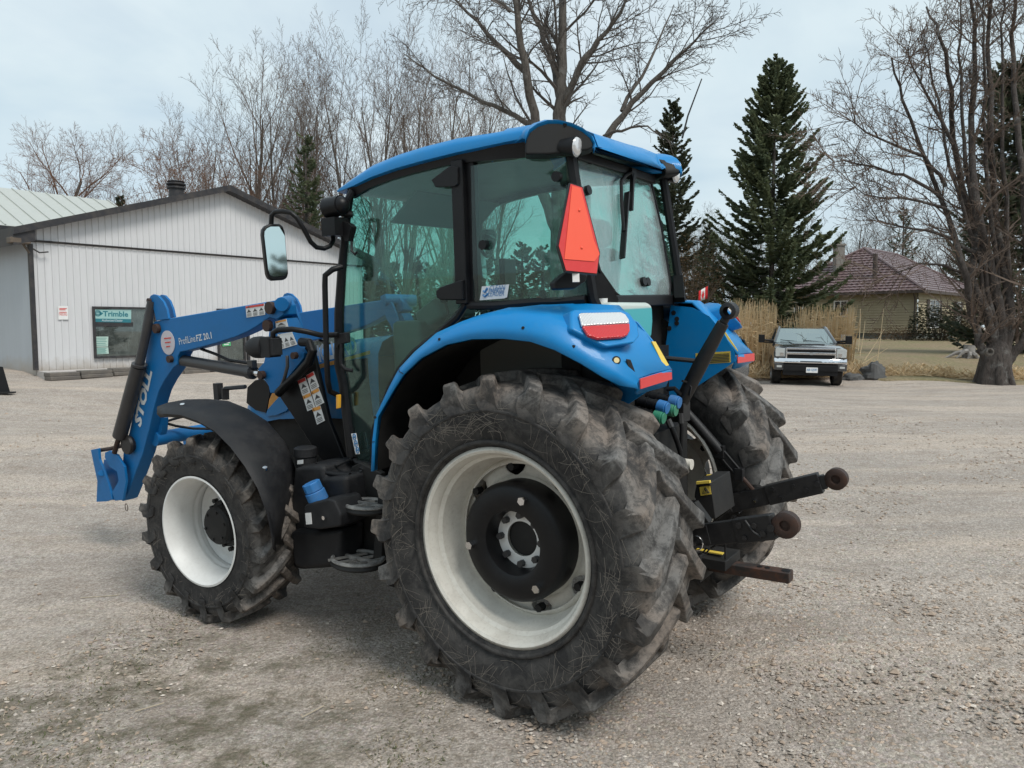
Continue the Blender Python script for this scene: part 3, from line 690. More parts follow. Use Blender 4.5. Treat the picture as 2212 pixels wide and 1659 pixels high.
# ---------------------------------------------------------------- bonnet and engine
def PP(z, pts, Y): return [onY(z, x, y, Y) for x, y in pts]
xc, xf = 1.36, onY(11, 1108, 780, .30).x
ztop = onY(11, 1700, 395, .33).z
rows = []
for x, zt, hw, zlow in ((xc, ztop+.01, .36, 1.22), (1.9, ztop-.04, .36, 1.20), (2.35, ztop-.14, .35, 1.16), (xf-.12, ztop-.30, .34, 1.10), (xf, ztop-.42, .30, 1.05), (xf+.03, ztop-.60, .26, 1.0)):
    h = zt-zlow
    prof = [(hw, zlow), (hw, zlow+h*.5), (hw-.01, zt-.10), (hw-.05, zt-.03), (hw-.13, zt), (0, zt+.015)]
    rows.append([V((x, y, z)) for y, z in prof]+[V((x, -y, z)) for y, z in prof[-2::-1]])
mb = MB(); mb.loft(rows); n = len(rows[0]); mb.f.append(tuple(range(len(mb.v)-n, len(mb.v)))); mb.m.append(0)
hood = mb.build('bonnet', BLUE, TR, 50)
YB_ = .364
mb = MB(); mb.prism(PP(11, ((1610, 585), (1690, 562), (1765, 545), (1850, 520), (1850, 545), (1765, 572), (1690, 590), (1615, 615)), YB_), (0, .003, 0))
mb.prism(PP(11, ((1850, 520), (1880, 512), (1990, 480), (1990, 505), (1850, 545)), YB_), (0, .003, 0)); mb.build('bonnet_stripe', ORANGE, hood, 0)
mb = MB(); write(mb, 'HOLLAND', onY(11, 1606, 572, YB_+.002), onY(11, 1905, 500, YB_+.002), .115, (0, 1, 0), bold=.05)
mb.build('bonnet_lettering', WHITE, hood, 0)
mb = MB(); write(mb, '5.120', onY(12, 380, 895, YB_+.002), onY(12, 468, 888, YB_+.002), .05, (0, 1, 0), shear=.2); mb.build('type_lettering', PALE, hood, 0)
mb = MB(); mb.prism(PP(11, ((1118, 850), (1125, 740), (1180, 690), (1230, 680), (1280, 740), (1280, 790), (1255, 920), (1180, 900)), .37), (0, -.01, 0)); mb.build('headlight_panel', BLACK, hood, 20)
mb = MB(); mb.prism(PP(11, ((1300, 780), (1360, 792), (1268, 895), (1278, 830)), .372), (0, -.004, 0)); mb.build('side_stripe', ORANGE, hood, 0)
mb = MB(); mb.prism(PP(11, ((1360, 792), (1425, 862), (1400, 905), (1330, 935), (1250, 945), (1268, 895)), .372), (0, -.01, 0)); mb.build('side_panel', BLUE, hood, 0)
mb = MB(); mb.box((1.75, 0, .95), (1.9, .56, .55)); mb.box((1.2, 0, .80), (1.6, .44, .45)); mb.box((.1, 0, .90), (.85, .5, .5)); mb.box((2.45, 0, .78), (.7, .38, .35))
for k in range(7): mb.box((1.66-.045*k, .30, 1.10), (.018, .05, .36))
mb.lathe([(-.5, .12), (-.45, .17), (-.2, .20), (.2, .20), (.45, .17), (.5, .12)], (0, 0, RW), (0, 1, 0), 24)
mb.cyl((0, -.74, RW), (0, .74, RW), .11, 20); mb.lathe([(-.80, .06), (-.72, .10), (.72, .10), (.80, .06)], (FL_X, 0, FW-.02), (0, 1, 0), 20)
mb.box((FL_X, 0, .62), (.26, .3, .22)); mb.box((3.0, 0, .85), (.35, .5, .28)); mb.cyl((FL_X-.18, -.6, FW), (FL_X-.18, .6, FW), .03, 10)
mb.build('chassis', CHASSIS, TR, 35, bevel=.015)
mb = MB(); mb.tube([onY(11, 970, 825, .1), onY(11, 968, 745, .1)], .03, 6); mb.box(onY(11, 920, 768, .1), (.06, .05, .13)); mb.tube([onY(11, 968, 748, .1), onY(11, 1110, 736, .1)], .017, 6)
mb.build('front_guard_bar', IRON, TR, 30)

# ---------------------------------------------------------------- front mudguards
nr = [(757, 634), (800, 632), (870, 637), (950, 665), (1030, 712), (1110, 792), (1180, 885), (1240, 990), (1280, 1100), (1302, 1200), (1312, 1283)]
fr = [(760, 612), (812, 585), (900, 567), (1000, 563), (1095, 572), (1190, 610), (1285, 672), (1362, 762), (1403, 870), (1405, 1010), (1394, 1290)]
rows = []
for a, b in zip(nr, fr):
    p, q = onY(1, *a, 1.12), onY(1, *b, .76)
    rows.append([p+V((0, -.02, -.02)), p, p*.92+q*.08+V((0, .0, .022)), p*.72+q*.28+V((0, 0, .03)), p*.4+q*.6+V((0, 0, .03)), q*.9+p*.1+V((0, 0, .012)), q, q+V((0, -.02, -.03))])
for s in (1, -1):
    mb = MB(); mb.loft(rows); g = mb.build('front_mudguard', FLATBLACK, TR, 60, solid=.008, mirror=s < 0)
    q = onY(1, 1318, 1018, 1.0)
    mb = MB()
    for x, y in ((905, 594), (1318, 1018)):
        k = min(range(11), key=lambda i: abs(nr[i][0]+50-x)+abs(nr[i][1]-y)); p = rows[k][3]+V((0, 0, .006)); mb.cyl(p-V((0, 0, .01)), p+V((-.004, .004, .006)), .014, 10)
    mb.each('mudguard_bolt', CHROME, g, smooth=30, mirror=s < 0)
    mb = MB(); mb.tube([(FL_X, .72, FW+.1), (FL_X-.02, .72, FW+.5), (FL_X-.1, .95, rows[4][3].z-.02)], .022, 8)
    mb.each('mudguard_stay', CHASSIS, g, smooth=40, mirror=s < 0)

# ---------------------------------------------------------------- front loader
LD = empty('front_loader', (0, 0, 0), TR)
YL = .60
arm = ((440, 310), (470, 275), (560, 256), (620, 246), (1300, 130), (1345, 120), (1372, 160), (1378, 230), (1330, 262), (1280, 250), (1250, 268), (1190, 310), (1130, 345), (1040, 385), (900, 430), (700, 482), (650, 492), (634, 520), (628, 580), (600, 604),
       (540, 690), (500, 765), (465, 880), (430, 1040), (385, 1210), (340, 1330), (300, 1440), (262, 1535), (238, 1545), (236, 1400), (250, 1180), (290, 1060), (330, 870), (392, 640), (412, 500), (420, 400))
post = ((1310, 270), (1390, 252), (1430, 340), (1482, 440), (1524, 500), (1520, 535), (1420, 660), (1345, 772), (1285, 782), (1275, 732), (1242, 680), (1198, 612), (1232, 572), (1322, 512), (1350, 460), (1305, 335))
ear = ((430, 120), (440, 95), (460, 84), (490, 92), (530, 135), (555, 190), (568, 258), (480, 270), (466, 200))
ear2 = ((497, 100), (515, 87), (540, 92), (575, 130), (598, 190), (610, 246), (560, 256), (540, 160))
hinge = ((1365, 110), (1388, 98), (1415, 110), (1455, 170), (1485, 250), (1505, 320), (1540, 402), (1500, 440), (1420, 300), (1392, 220))
hinge2 = ((1412, 103), (1432, 98), (1460, 115), (1500, 175), (1518, 238), (1480, 245))
for s in (1, -1):
    mir = s < 0; par = LD
    mb = MB(); mb.prism(PP(11, arm, YL), (0, -.11, 0)); mb.build('loader_arm', BLUE2, LD, 30, bevel=.008, mirror=mir)
    mb = MB(); mb.prism(PP(11, ear, YL+.01), (0, -.018, 0)); s > 0 and mb.prism(PP(11, ear2, YL-.13), (0, -.018, 0)); mb.each('linkage_ear', BLUE2, LD, smooth=30, bevel=.003, mirror=mir)
    mb = MB(); mb.prism(PP(11, post, YL-.02), (0, -.10, 0)); mb.prism(PP(11, hinge, YL-.14), (0, -.02, 0)); pass
    mb.cyl(onY(11, 1420, 140, YL-.16), onY(11, 1365, 155, YL+.02), .045, 14)
    mb.build('loader_post', BLUE2, LD, 30, bevel=.004, mirror=mir)
    mb = MB(); mb.tube([onY(11, 452, 135, YL+.005), onY(11, 410, 360, YL+.04), onY(11, 362, 585, YL+.06)], .034, 14); mb.tube([onY(11, 364, 575, YL+.06), onY(11, 362, 590, YL+.06)], .055, 14)
    mb.cyl(onY(11, 360, 590, YL+.06), onY(11, 225, 1085, YL+.06), .054, 18); mb.build('tilt_cylinder', CYLGREY, LD, 40, mirror=mir)
    mb = MB(); mb.cyl(onY(11, 222, 1085, YL+.06), onY(11, 188, 1200, YL+.05), .02, 12); mb.build('cylinder_rod', RUST, LD, 40, mirror=mir)
    mb = MB(); mb.cyl(onY(11, 640, 545, YL-.05), onY(11, 1150, 632, YL-.05), .040, 18); mb.cyl(onY(11, 1135, 630, YL-.05), onY(11, 1165, 634, YL-.05), .048, 18)
    mb.box(onY(11, 1158, 575, YL-.05), (.05, .04, .05)); mb.build('lift_cylinder', CYLGREY, LD, 40, mirror=mir)
    mb = MB(); mb.cyl(onY(11, 1150, 632, YL-.05), onY(11, 1240, 650, YL-.05), .022, 14); mb.build('lift_rod', CHROME, LD, 40, mirror=mir)
    mb = MB(); mb.tube([onY(11, 800, 470, YL-.06), onY(11, 900, 505, YL-.07), onY(11, 1000, 550, YL-.07), onY(11, 1140, 570, YL-.06)], .011, 8)
    mb.tube([onY(11, 525, 985, YL-.1), onY(11, 620, 1012, YL-.2), onY(11, 740, 1030, YL-.3), onY(11, 860, 1032, YL-.4)], .010, 8); mb.tube([onY(11, 525, 990, YL-.1), onY(11, 600, 965, YL-.2), onY(11, 680, 945, YL-.3)], .010, 8)
    mb.each('loader_hose', BLACK, LD, smooth=60, mirror=mir)
    mb = MB()
    for x, y, r in ((498, 325, .035), (1300, 180, .04), (1282, 305, .037), (592, 540, .026), (1470, 515, .022), (450, 130, .02), (1238, 652, .028)):
        p = onY(11, x, y, YL if r != .028 else YL-.01); mb.cyl(p, p+V((0, .03, 0)), r, 14)
    mb.each('pivot_pin', RUST if s > 0 else IRON, LD, smooth=35, mirror=mir)
    mb = MB(); c = onY(11, 310, 1140, YL); mb.lathe([(-.02, .05), (.03, .078), (.05, .072), (.055, 0)], c, (0, 1, 0), 20); mb.build('pivot_boss', IRON, LD, 40, mirror=mir)
    mb = MB()
    a = ((20, 1182), (72, 1170), (80, 1250), (112, 1330), (152, 1450), (172, 1532), (130, 1545), (60, 1548), (66, 1400), (42, 1290))
    b = ((120, 1200), (150, 1188), (205, 1216), (256, 1300), (268, 1400), (246, 1535), (190, 1540), (170, 1480), (216, 1400), (205, 1335), (150, 1300), (118, 1235))
    for Y in (YL+.05, YL-.16): mb.prism(PP(11, a, Y), (0, -.02, 0)); mb.prism(PP(11, b, Y), (0, -.02, 0))
    mb.prism(PP(11, ((112, 1250), (200, 1262), (214, 1330), (222, 1400), (196, 1470), (185, 1535), (128, 1535), (118, 1420), (104, 1330)), YL-.05), (0, -.05, 0)); mb.cyl(onY(11, 95, 1345, YL+.06), onY(11, 95, 1345, YL-.14), .025, 10)
    mb.build('tool_carrier', BLUE2, LD, 30, bevel=.003, mirror=mir)
    mb = MB(); mb.tube([onY(11, 75, 1185, YL), onY(11, 160, 1172, YL), onY(11, 250, 1150, YL)], .016, 8)
    mb.tube([onY(11, 270, 1560, YL)+V((-.02*cos(i*pi/5), 0, .03*sin(i*pi/5)-.03)) for i in range(10)], .003, 5, closed=True); mb.build('carrier_link', RUST, LD, 40, mirror=mir)
    mb = MB(); mb.prism(PP(11, ((1535, 440), (1585, 480), (1622, 640), (1700, 980), (1840, 1330), (1640, 1250), (1430, 925), (1345, 800), (1430, 700)), .55), (0, -.03, 0))
    mb.tube([onY(11, 1500, 420, .60), onY(11, 1560, 425, .60), onY(11, 1588, 480, .60), onY(11, 1560, 560, .60), onY(11, 1480, 650, .60), onY(11, 1400, 720, .60), onY(11, 1340, 785, .60)], .03, 8)
    mb.build('loader_console', BLACK, LD, 35, bevel=.01, mirror=mir)
    mb = MB(); mb.tube([onY(11, 1405, 520, .60), onY(11, 1408, 590, .62), onY(11, 1385, 680, .62), onY(11, 1365, 730, .61)], .011, 8); mb.build('lock_lever', CYLGREY, LD, 50, mirror=mir)
tc = onY(11, 470, 1105, YL-.06)
mb = MB(); mb.cyl((tc.x, tc.y, tc.z), (tc.x, -tc.y, tc.z), .055, 20); mb.prism(PP(11, ((440, 960), (525, 957), (520, 1045), (490, 1120), (430, 1100)), YL-.08), (0, -.05, 0))
mb.build('cross_tube', BLUE2, LD, 40)
# loader lettering and stickers (outer face of the near arm)
YS = YL+.002
mb = MB(); write(mb, 'STOLL', onY(11, 372, 1030, YS), onY(11, 455, 635, YS), .10, (0, 1, 0), bold=.05, shear=.10); mb.build('arm_lettering', PALE, LD, 0)
mb = MB(); write(mb, 'ProfiLine', onY(11, 646, 442, YS), onY(11, 760, 418, YS), .05, (0, 1, 0)); write(mb, 'FZ 20.1', onY(11, 768, 418, YS), onY(11, 875, 396, YS), .047, (0, 1, 0), bold=.02); mb.build('arm_lettering', PALE, LD, 0)
c = onY(11, 565, 425, YS); mb = MB(); mb.cyl(c, c+V((0, .003, 0)), .088, 28); dsk = mb.build('round_sticker', paint('pale_sticker', (.55, .52, .56), .5, dirt=.1), LD, 30)
mb = MB()
for k in range(3): mb.bar(c+V((.04-.01*k, .005, .03-.03*k)), c+V((-.05+.01*k, .005, .035-.03*k)), .002, .008)
mb.build('sticker_print', REDL, LD, 0)
def sticker(quad, Y, band, parent, name='safety_sticker', bh=.22, pics=2):
    q = [onY(11, x, y, Y) for x, y in quad]              # tl tr br bl
    L = lambda u, v: (q[0]*(1-u)+q[1]*u)*(1-v)+(q[3]*(1-u)+q[2]*u)*v
    mb = MB(); mb.prism(q, (0, .003, 0)); o = mb.build(name, WHITE, parent, 0)
    up = V((0, .0045, 0))
    mb = MB(); mb.prism([L(a, b)+up for a, b in ((0.02, .02), (.98, .02), (.98, bh), (.02, bh))], (0, .001, 0)); mb.build('sticker_band', band, o, 0)
    mb = MB()
    for k in range(pics):
        u0 = (k+.15)/pics; u1 = (k+.85)/pics
        mb.prism([L(a, b)+up for a, b in ((u0, .62), ((u0+u1)/2, .32), (u1, .60), (u0*.6+u1*.4, .56))], (0, .001, 0))
        for j in range(3): mb.prism([L(a, b)+up for a, b in ((u0, .70+j*.09), (u1, .70+j*.09), (u1, .73+j*.09), (u0, .73+j*.09))], (0, .001, 0))
    mb.prism([L(a, b)+up*1.4 for a, b in ((.12, bh*.85), (.18, bh*.2), (.25, bh*.85))], (0, .001, 0))
    mb.build('sticker_print', INKDARK, o, 0)
sticker(((1114, 168), (1246, 148), (1252, 228), (1122, 248)), YS, REDL, LD, bh=.2, pics=3)
sticker(((1325, 276), (1400, 258), (1415, 318), (1330, 330)), YL-.015, ORANGE, LD, pics=1)
sticker(((1340, 366), (1440, 350), (1477, 438), (1355, 475)), YL-.015, WHITE, LD, bh=.05, pics=3)
for qd, bnd in ((((1482, 692), (1534, 668), (1570, 775), (1515, 800)), REDL), (((1543, 655), (1592, 628), (1632, 735), (1577, 768)), REDL), (((1518, 800), (1570, 776), (1605, 885), (1550, 908)), ORANGE),
                (((1577, 768), (1628, 742), (1668, 848), (1610, 878)), ORANGE), (((1584, 885), (1640, 868), (1672, 975), (1618, 1003)), ORANGE)):
    sticker(qd, .552, bnd, LD, pics=1)
# marker lamp on its stalk
for s in (1, -1):
    mb = MB(); mb.tube([onY(11, 1765, 370, .66), onY(11, 1640, 372, .70), onY(11, 1540, 347, .76), onY(11, 1440, 330, .82), onY(11, 1340, 336, .86), onY(11, 1305, 356, .87), onY(11, 1305, 405, .87)], .0165, 10)
    lp = mb.build('lamp_stalk', BLACK, TR, 60, mirror=s < 0)
    c = onY(11, 1200, 458, .87); d = (onY(11, 1280, 455, .87)-c).normalized()
    mb = MB(); mb.lathe([(-.095, .01), (-.085, .03), (-.06, .05), (-.02, .064), (.03, .066), (.075, .06), (.078, .035)], c, d, 20); mb.box(c+d*.115, (.075, .09, .12)); mb.box(c+d*.16, (.04, .07, .10))
    mb.build('marker_lamp', FLATBLACK, lp, 50, bevel=.004, mirror=s < 0)

# ---------------------------------------------------------------- fuel tank, fillers, steps
mb = MB(); mb.prism(PP(8, ((215, 612), (300, 598), (450, 596), (470, 690), (640, 682), (660, 900), (640, 1110), (590, 1425), (430, 1440), (270, 1450), (205, 1440), (170, 1000), (195, 860)), .80), (0, -.40, 0))
mb.prism(PP(8, ((180, 1130), (300, 1120), (440, 1132), (600, 1112), (588, 1405), (440, 1432), (290, 1440), (210, 1420)), .86), (0, -.2, 0)); tank = mb.build('fuel_tank', FLATBLACK, TR, 30, bevel=.03)
mb = MB(); mb.prism(PP(8, ((297, 930), (330, 905), (500, 868), (545, 880), (600, 1000), (600, 1095), (430, 1120), (298, 1104)), .93), (0, -.2, 0)); mb.build('filler_box', FLATBLACK, tank, 30, bevel=.014)
c0, c1 = onY(8, 322, 602, .72), onY(8, 320, 520, .72)
mb = MB(); mb.cyl(c0, c1, .062, 20); mb.lathe([(0, .066), (.0, .07), (.05, .07), (.058, .055), (.06, 0)], c1, (0, 0, 1), 12); mb.build('fuel_cap', FLATBLACK, tank, 35, bevel=.004)
c = onY(8, 410, 850, .87); d = V((.28, .25, 1)).normalized()
mb = MB(); mb.cyl(c-d*.03, c+d*.035, .058, 18); mb.cyl(c+d*.035, c+d*.09, .054, 8); mb.build('blue_cap', CAPBLUE, tank, 30, bevel=.006)
mb = MB(); mb.prism(PP(8, ((316, 984), (362, 980), (370, 1072), (324, 1076)), .932), (0, .003, 0)); mb.prism(PP(8, ((252, 555), (298, 550), (298, 582), (252, 586)), .785), (0, .003, 0)); mb.each('tank_sticker', WHITE, tank, smooth=0)
mb = MB(); p = onY(8, 472, 1020, .932); mb.cyl(p, p+V((0, .012, 0)), .012, 8); p = onY(8, 775, 624, .66); mb.cyl(p, p+V((0, .012, 0)), .013, 8); mb.each('tank_bolt', CHROME, tank, smooth=30)
mb = MB(); mb.tube([onY(8, 400, 575, .75), onY(8, 470, 605, .72), onY(8, 580, 600, .70), onY(8, 690, 540, .68)], .006, 6); mb.tube([onY(8, 425, 645, .78), onY(8, 560, 668, .76), onY(8, 680, 675, .74)], .016, 8)
mb.each('breather_hose', BLACK, tank, smooth=50)
mb = MB(); mb.prism(PP(8, ((690, 605), (760, 575), (930, 660), (915, 860), (890, 1060), (868, 1430), (590, 1320), (640, 900), (665, 700)), .66), (0, -.04, 0)); mb.prism(PP(8, ((905, 830), (960, 830), (930, 1440), (855, 1440)), .74), (0, -.1, 0))
mb.build('step_bracket', CHASSIS, TR, 30, bevel=.006)
WORN = paint('worn_tread', (.16, .155, .15), .5, .3, dirt=.6, dirtcol=(.5, .49, .46), scale=16)
for (xa, ya), (xb, yb), ym, Y, dy in (((660, 905), (905, 905), 920, .80, .10), ((570, 1365), (855, 1365), 1365, .84, .12)):
    pa, pb = onY(8, xa, ya, Y), onY(8, xb, yb, Y); zc = onY(8, (xa+xb)/2, ym, Y).z; xm = (pa.x+pb.x)/2; hx = abs(pa.x-pb.x)/2+.02
    mb = MB(); ring = [V((xm+hx*cos(a*pi/16)*(1 if abs(cos(a*pi/16)) < .9 else .98), Y-.03+dy*sin(a*pi/16), zc)) for a in range(32)]
    mb.tube(ring, .012, 6, closed=True)
    for k in (-.5, 0, .5): mb.bar((xm+hx*k-.05, Y-.03-dy*.85, zc-.004), (xm+hx*k+.05, Y-.03+dy*.85, zc-.004), .014, .012)
    mb.bar((xm-hx*.95, Y-.03, zc), (xm+hx*.95, Y-.03, zc), .016, .02)
    st = mb.build('step', WORN, TR, 40); mb = MB(); mb.bar((xm, Y-.10, zc-.03), (xm-.02, .45, zc-.03), hx*1.2, .03); mb.tube([p+V((0, 0, -.022)) for p in ring], .016, 6, closed=True); mb.build('step_plate', CHASSIS, st, 30)

# ---------------------------------------------------------------- hitch
def hp(x, y, Y=0): return onY(13, x, y, Y)
mb = MB(); mb.tube([onY(5, 330, 625, 0), onY(5, 362, 560, 0), onY(5, 470, 350, 0), onY(5, 590, 130, 0)], [.034, .036, .038, .03], 14); mb.tube([onY(5, 590, 130, 0), onY(5, 606, 100, 0)], .022, 10)
c = onY(5, 622, 68, 0); mb.lathe([(-.035, .022), (-.03, .042), (.03, .042), (.035, .022)], c, (0, 1, 0), 18)
mb.box(onY(5, 350, 600, 0), (.10, .09, .10)); mb.build('top_link', IRON, TR, 40, bevel=.004)
mb = MB(); mb.tube([onY(5, 285, 318, .05), onY(5, 400, 328, .02), onY(5, 460, 335, 0)], .012, 8); mb.tube([onY(5, 372, 438, .06), onY(5, 400, 446, .03), onY(5, 420, 470, .03), onY(5, 412, 520, .03)], .006, 6); mb.build('top_link_holder', IRON, TR, 40)
for s in (1, -1):
    mir = s < 0; Y = .42*s
    b0 = hp(735, 1005, -.42) if s < 0 else hp(590, 1220, .42); be = hp(1475, 832, -.46) if s < 0 else hp(1120, 1155, .46)
    root = V((.0, Y*.85, .62)); d = (be-b0).normalized(); e1 = be-d*.055
    mb = MB(); mb.bar(root, b0, .05, .09); mb.bar(b0-d*.03, b0+(be-b0)*.55, .045, .10); mb.bar(b0+(be-b0)*.36, b0+(be-b0)*.86, .06, .108); mb.bar(b0+(be-b0)*.80, e1, .04, .075)
    mb.tube([b0+(be-b0)*.5+V((0, s*.036, .05)), b0+(be-b0)*.62+V((0, s*.036, -.01)), b0+(be-b0)*.72+V((0, s*.036, -.035))], .008, 6)
    lk = mb.build('lower_link', IRON, TR, 30, bevel=.006)
    mb = MB()
    for f_, z_, r_ in ((.42, .03, .014), (.5, -.03, .011), (.62, .02, .012), (.74, -.02, .014), (.84, .0, .016)): p = b0+(be-b0)*f_+V((0, 0, z_)); mb.cyl(p+V((0, -.042, 0)), p+V((0, .042, 0)), r_, 8)
    mb.each('link_bolt', IRON, lk, smooth=30)
    mb = MB(); c0, c1 = V((-.35, Y*.55, .60)), b0+(be-b0)*.12-V((0, 0, .05))
    for k in range(10):
        p = c0.lerp(c1, k/10)-V((0, 0, .05*sin(pi*k/10))); q = c0.lerp(c1, (k+.8)/10)-V((0, 0, .05*sin(pi*(k+.8)/10))); mb.tube([p, (p+q)/2+V((0, .012 if k % 2 else 0, 0 if k % 2 else .012)), q, (p+q)/2-V((0, .012 if k % 2 else 0, 0 if k % 2 else .012))], .005, 5, closed=True)
    mb.build('check_chain', IRON, lk, 40)
    mb = MB(); mb.lathe([(-.01, 0), (-.01, .020), (-.028, .024), (-.03, .045), (-.022, .057), (.022, .057), (.03, .045), (.028, .024), (.01, .020), (.01, 0)], be, (0, 1, 0), 28); mb.build('link_ball', RUST, lk, 40)
    mb = MB(); t0 = hp(395, 335, -.34); t1 = hp(655, 640, -.40); t2 = hp(790, 800, -.41); t3 = hp(908, 935, -.42); t4 = hp(905, 985, -.42)
    if s > 0: t0, t1, t2, t3, t4 = [V((q.x, -q.y, q.z)) for q in (t0, t1, t2, t3, t4)]
    mb.tube([t0, t0*.5+t1*.5, t1], [.024, .030, .030], 12); mb.bar(t1+V((0, 0, .028)), t2+V((0, 0, .028)), .02, .012); mb.bar(t1-V((0, 0, .028)), t2-V((0, 0, .028)), .02, .012); mb.box(t1, (.05, .04, .07)); mb.box(t2, (.05, .04, .07))
    mb.bar(t1, t2, .016, .05)
    mb.bar(V((-.02, t0.y*.9, 1.22)), t0, .05, .07)
    lr = mb.build('lift_rod', IRON, TR, 35, bevel=.004)
    mb = MB(); mb.tube([t2, t3, t4], .0115, 8); mb.build('threaded_rod', RUST, lr, 40)
    mb = MB(); mb.tube([t4+V((.035*cos(a*pi/6), s*.03, .035*sin(a*pi/6))) for a in range(12)], .004, 5, closed=True); mb.tube([t4+V((0, -.03*s, 0)), t4+V((0, .05*s, 0))], .010, 8); mb.build('linch_pin', CHROME, lr, 40)
mb = MB(); mb.prism([hp(x, y, .13) for x, y in ((488, 855), (585, 855), (622, 1115), (560, 1115), (470, 960))], (0, -.28, 0)); mb.prism([hp(x, y, -.14) for x, y in ((585, 870), (712, 788), (726, 1050), (622, 1130))], (0, -.02, 0))
c = hp(570, 850, .0); mb.prism([hp(487, 862, .15), hp(585, 862, .15), hp(705, 790, -.15), hp(560, 800, -.15)], (0, 0, -.015))
pto = mb.build('shaft_guard', CHASSIS, TR, 30, bevel=.004)
mb = MB(); mb.prism([hp(x, y, .134) for x, y in ((508, 890), (582, 878), (592, 940), (518, 952))], (0, .003, 0)); mb.bar(hp(490, 860, .152), hp(583, 852, .152), .02, .012); mb.bar(hp(560, 812, -.10), hp(655, 806, -.10), .02, .012)
yl = mb.build('warning_label', YELLOW, pto, 0)
mb = MB(); tri = [hp(x, y, .14) for x, y in ((528, 936), (550, 896), (576, 928))]; mb.tube(tri, .0035, 4, closed=True); mb.bar(hp(552, 908, .14), hp(553, 922, .14), .003, .006); mb.build('label_print', INKDARK, yl, 0)
db0, db1 = hp(560, 1430, 0), hp(1155, 1522, 0)
mb = MB(); mb.bar(db0+(db0-db1)*.9, db1, .075, .052); mb.build('drawbar', paint('drawbar_steel', (.02, .017, .016), .6, dirt=.45, dirtcol=(.20, .07, .03), scale=7, bumpy=.2), TR, 30, bevel=.004)
mb = MB()
for k in (.06, .27, .36): p = db1+(db0-db1)*k+V((0, 0, .0262)); mb.cyl(p-V((0, 0, .01)), p+V((0, 0, .0012)), .021 if k < .1 else .014, 16)
mb.each('drawbar_hole', BLACK, TR, smooth=30)
mb = MB(); mb.box(hp(610, 1345, .02)+V((.05, 0, -.03)), (.30, .22, .05)); mb.box(hp(560, 1430, .05)+V((.12, 0, 0)), (.25, .20, .14)); mb.tube([hp(690, 1280, .1), hp(690, 1400, .1)], .006, 5); mb.bar(hp(470, 1000, .25), hp(575, 1145, .25), .05, .03)
mb.box((-.32, 0, .62), (.25, .62, .16)); mb.box((-.30, 0, 1.02), (.22, .42, .45)); mb.build('hitch_frame', CHASSIS, TR, 30, bevel=.006)
mb = MB(); mb.box(hp(580, 1345, .06)+V((0, 0, .0)), (.14, .03, .006)); mb.build('hitch_sticker', YELLOW, TR, 0)
# remote couplings with dust caps, hoses
for (x0, y0), (x1, y1), Y, cm in (((95, 285), (215, 318), .22, CAPBLUE), ((150, 250), (300, 283), .10, CAPBLUE), ((120, 370), (190, 388), .24, GREEN), ((215, 330), (275, 340), .12, GREEN)):
    p, q = hp(x0, y0, Y), hp(x1, y1, Y); d = (q-p).normalized(); p = p-d*.12
    mb = MB(); mb.cyl(p, q, .027, 14); [mb.cyl(p+(q-p)*k, p+(q-p)*(k+.04), .031, 14) for k in (.5, .7, .9)]; cp = mb.build('coupling', BLACK, TR, 35)
    mb = MB(); mb.cyl(q, q+d*.045, .034, 14); mb.cyl(q+d*.045, q+d*.055, .03, 14); mb.build('dust_cap', cm, cp, 30, bevel=.003)
mb = MB(); mb.box(V((-.22, .15, 1.36)), (.2, .5, .2)); mb.box((-.15, 0, 1.5), (.1, .9, .3)); mb.build('valve_block', CHASSIS, TR, 30)
mb = MB(); mb.tube([hp(290, 420, .15), hp(315, 480, .15), hp(350, 570, .12), hp(372, 640, .1), hp(376, 720, .1)], .014, 8); mb.tube([hp(374, 380, .05), hp(384, 480, .05), hp(380, 600, .05), hp(368, 690, .06)], .012, 8)
mb.tube([hp(280, 200, .1), hp(330, 195, .1), hp(370, 235, .05)], .012, 8); mb.each('hydraulic_hose', BLACK, TR, smooth=50)
mb = MB(); mb.cyl(hp(285, 415, .15), hp(310, 470, .15), .017, 8); mb.cyl(hp(373, 370, .05), hp(378, 440, .05), .016, 8); mb.each('hose_fitting', CYLGREY, TR, smooth=35)
mb = MB(); p = hp(455, 732, .0); mb.cyl(p+V((.05, 0, 0)), p, .028, 16); mb.build('cylinder_end', paint('reflection_cream', (.7, .66, .58), .5), TR, 35)  # pale colour stands in for the reflection on a cylinder's end
# ================================================================== GROUND
UF = V((.625, .780, 0)); NF = V((.780, -.625, 0))     # shop front: along the wall, out of the wall
SC0 = V((-11.02, 18.0, .86))                          # its near left corner, at the ground
CTRL = [(*(TM @ V(p)),) for p in ((0, .76, 0), (0, -.76, 0), (2.2, .9, 0), (2.2, -.9, 0), (1.1, 0, 0), (1.1, 1.8, 0), (-1.2, .8, 0), (-1.2, -.8, 0), (3.6, .6, 0), (1, -2.2, 0), (-1, 2.4, 0))]
CTRL += [(0, 0, -.10), (-4, 1, -.12), (4, 1, -.05), (-3.5, 4, -.05), (5, 6, .12), (0, -6, -.1), (-9, 8, .05), (9, 10, .18)]
for t_ in (-4, 0, 3, 6, 10): q = SC0+UF*t_+NF*.9; CTRL.append((q.x, q.y, .70)); q = SC0+UF*t_-NF*.3; CTRL.append((q.x, q.y, .86))
for t_ in (2, 6): q = SC0-NF*t_; CTRL.append((q.x, q.y, .92))
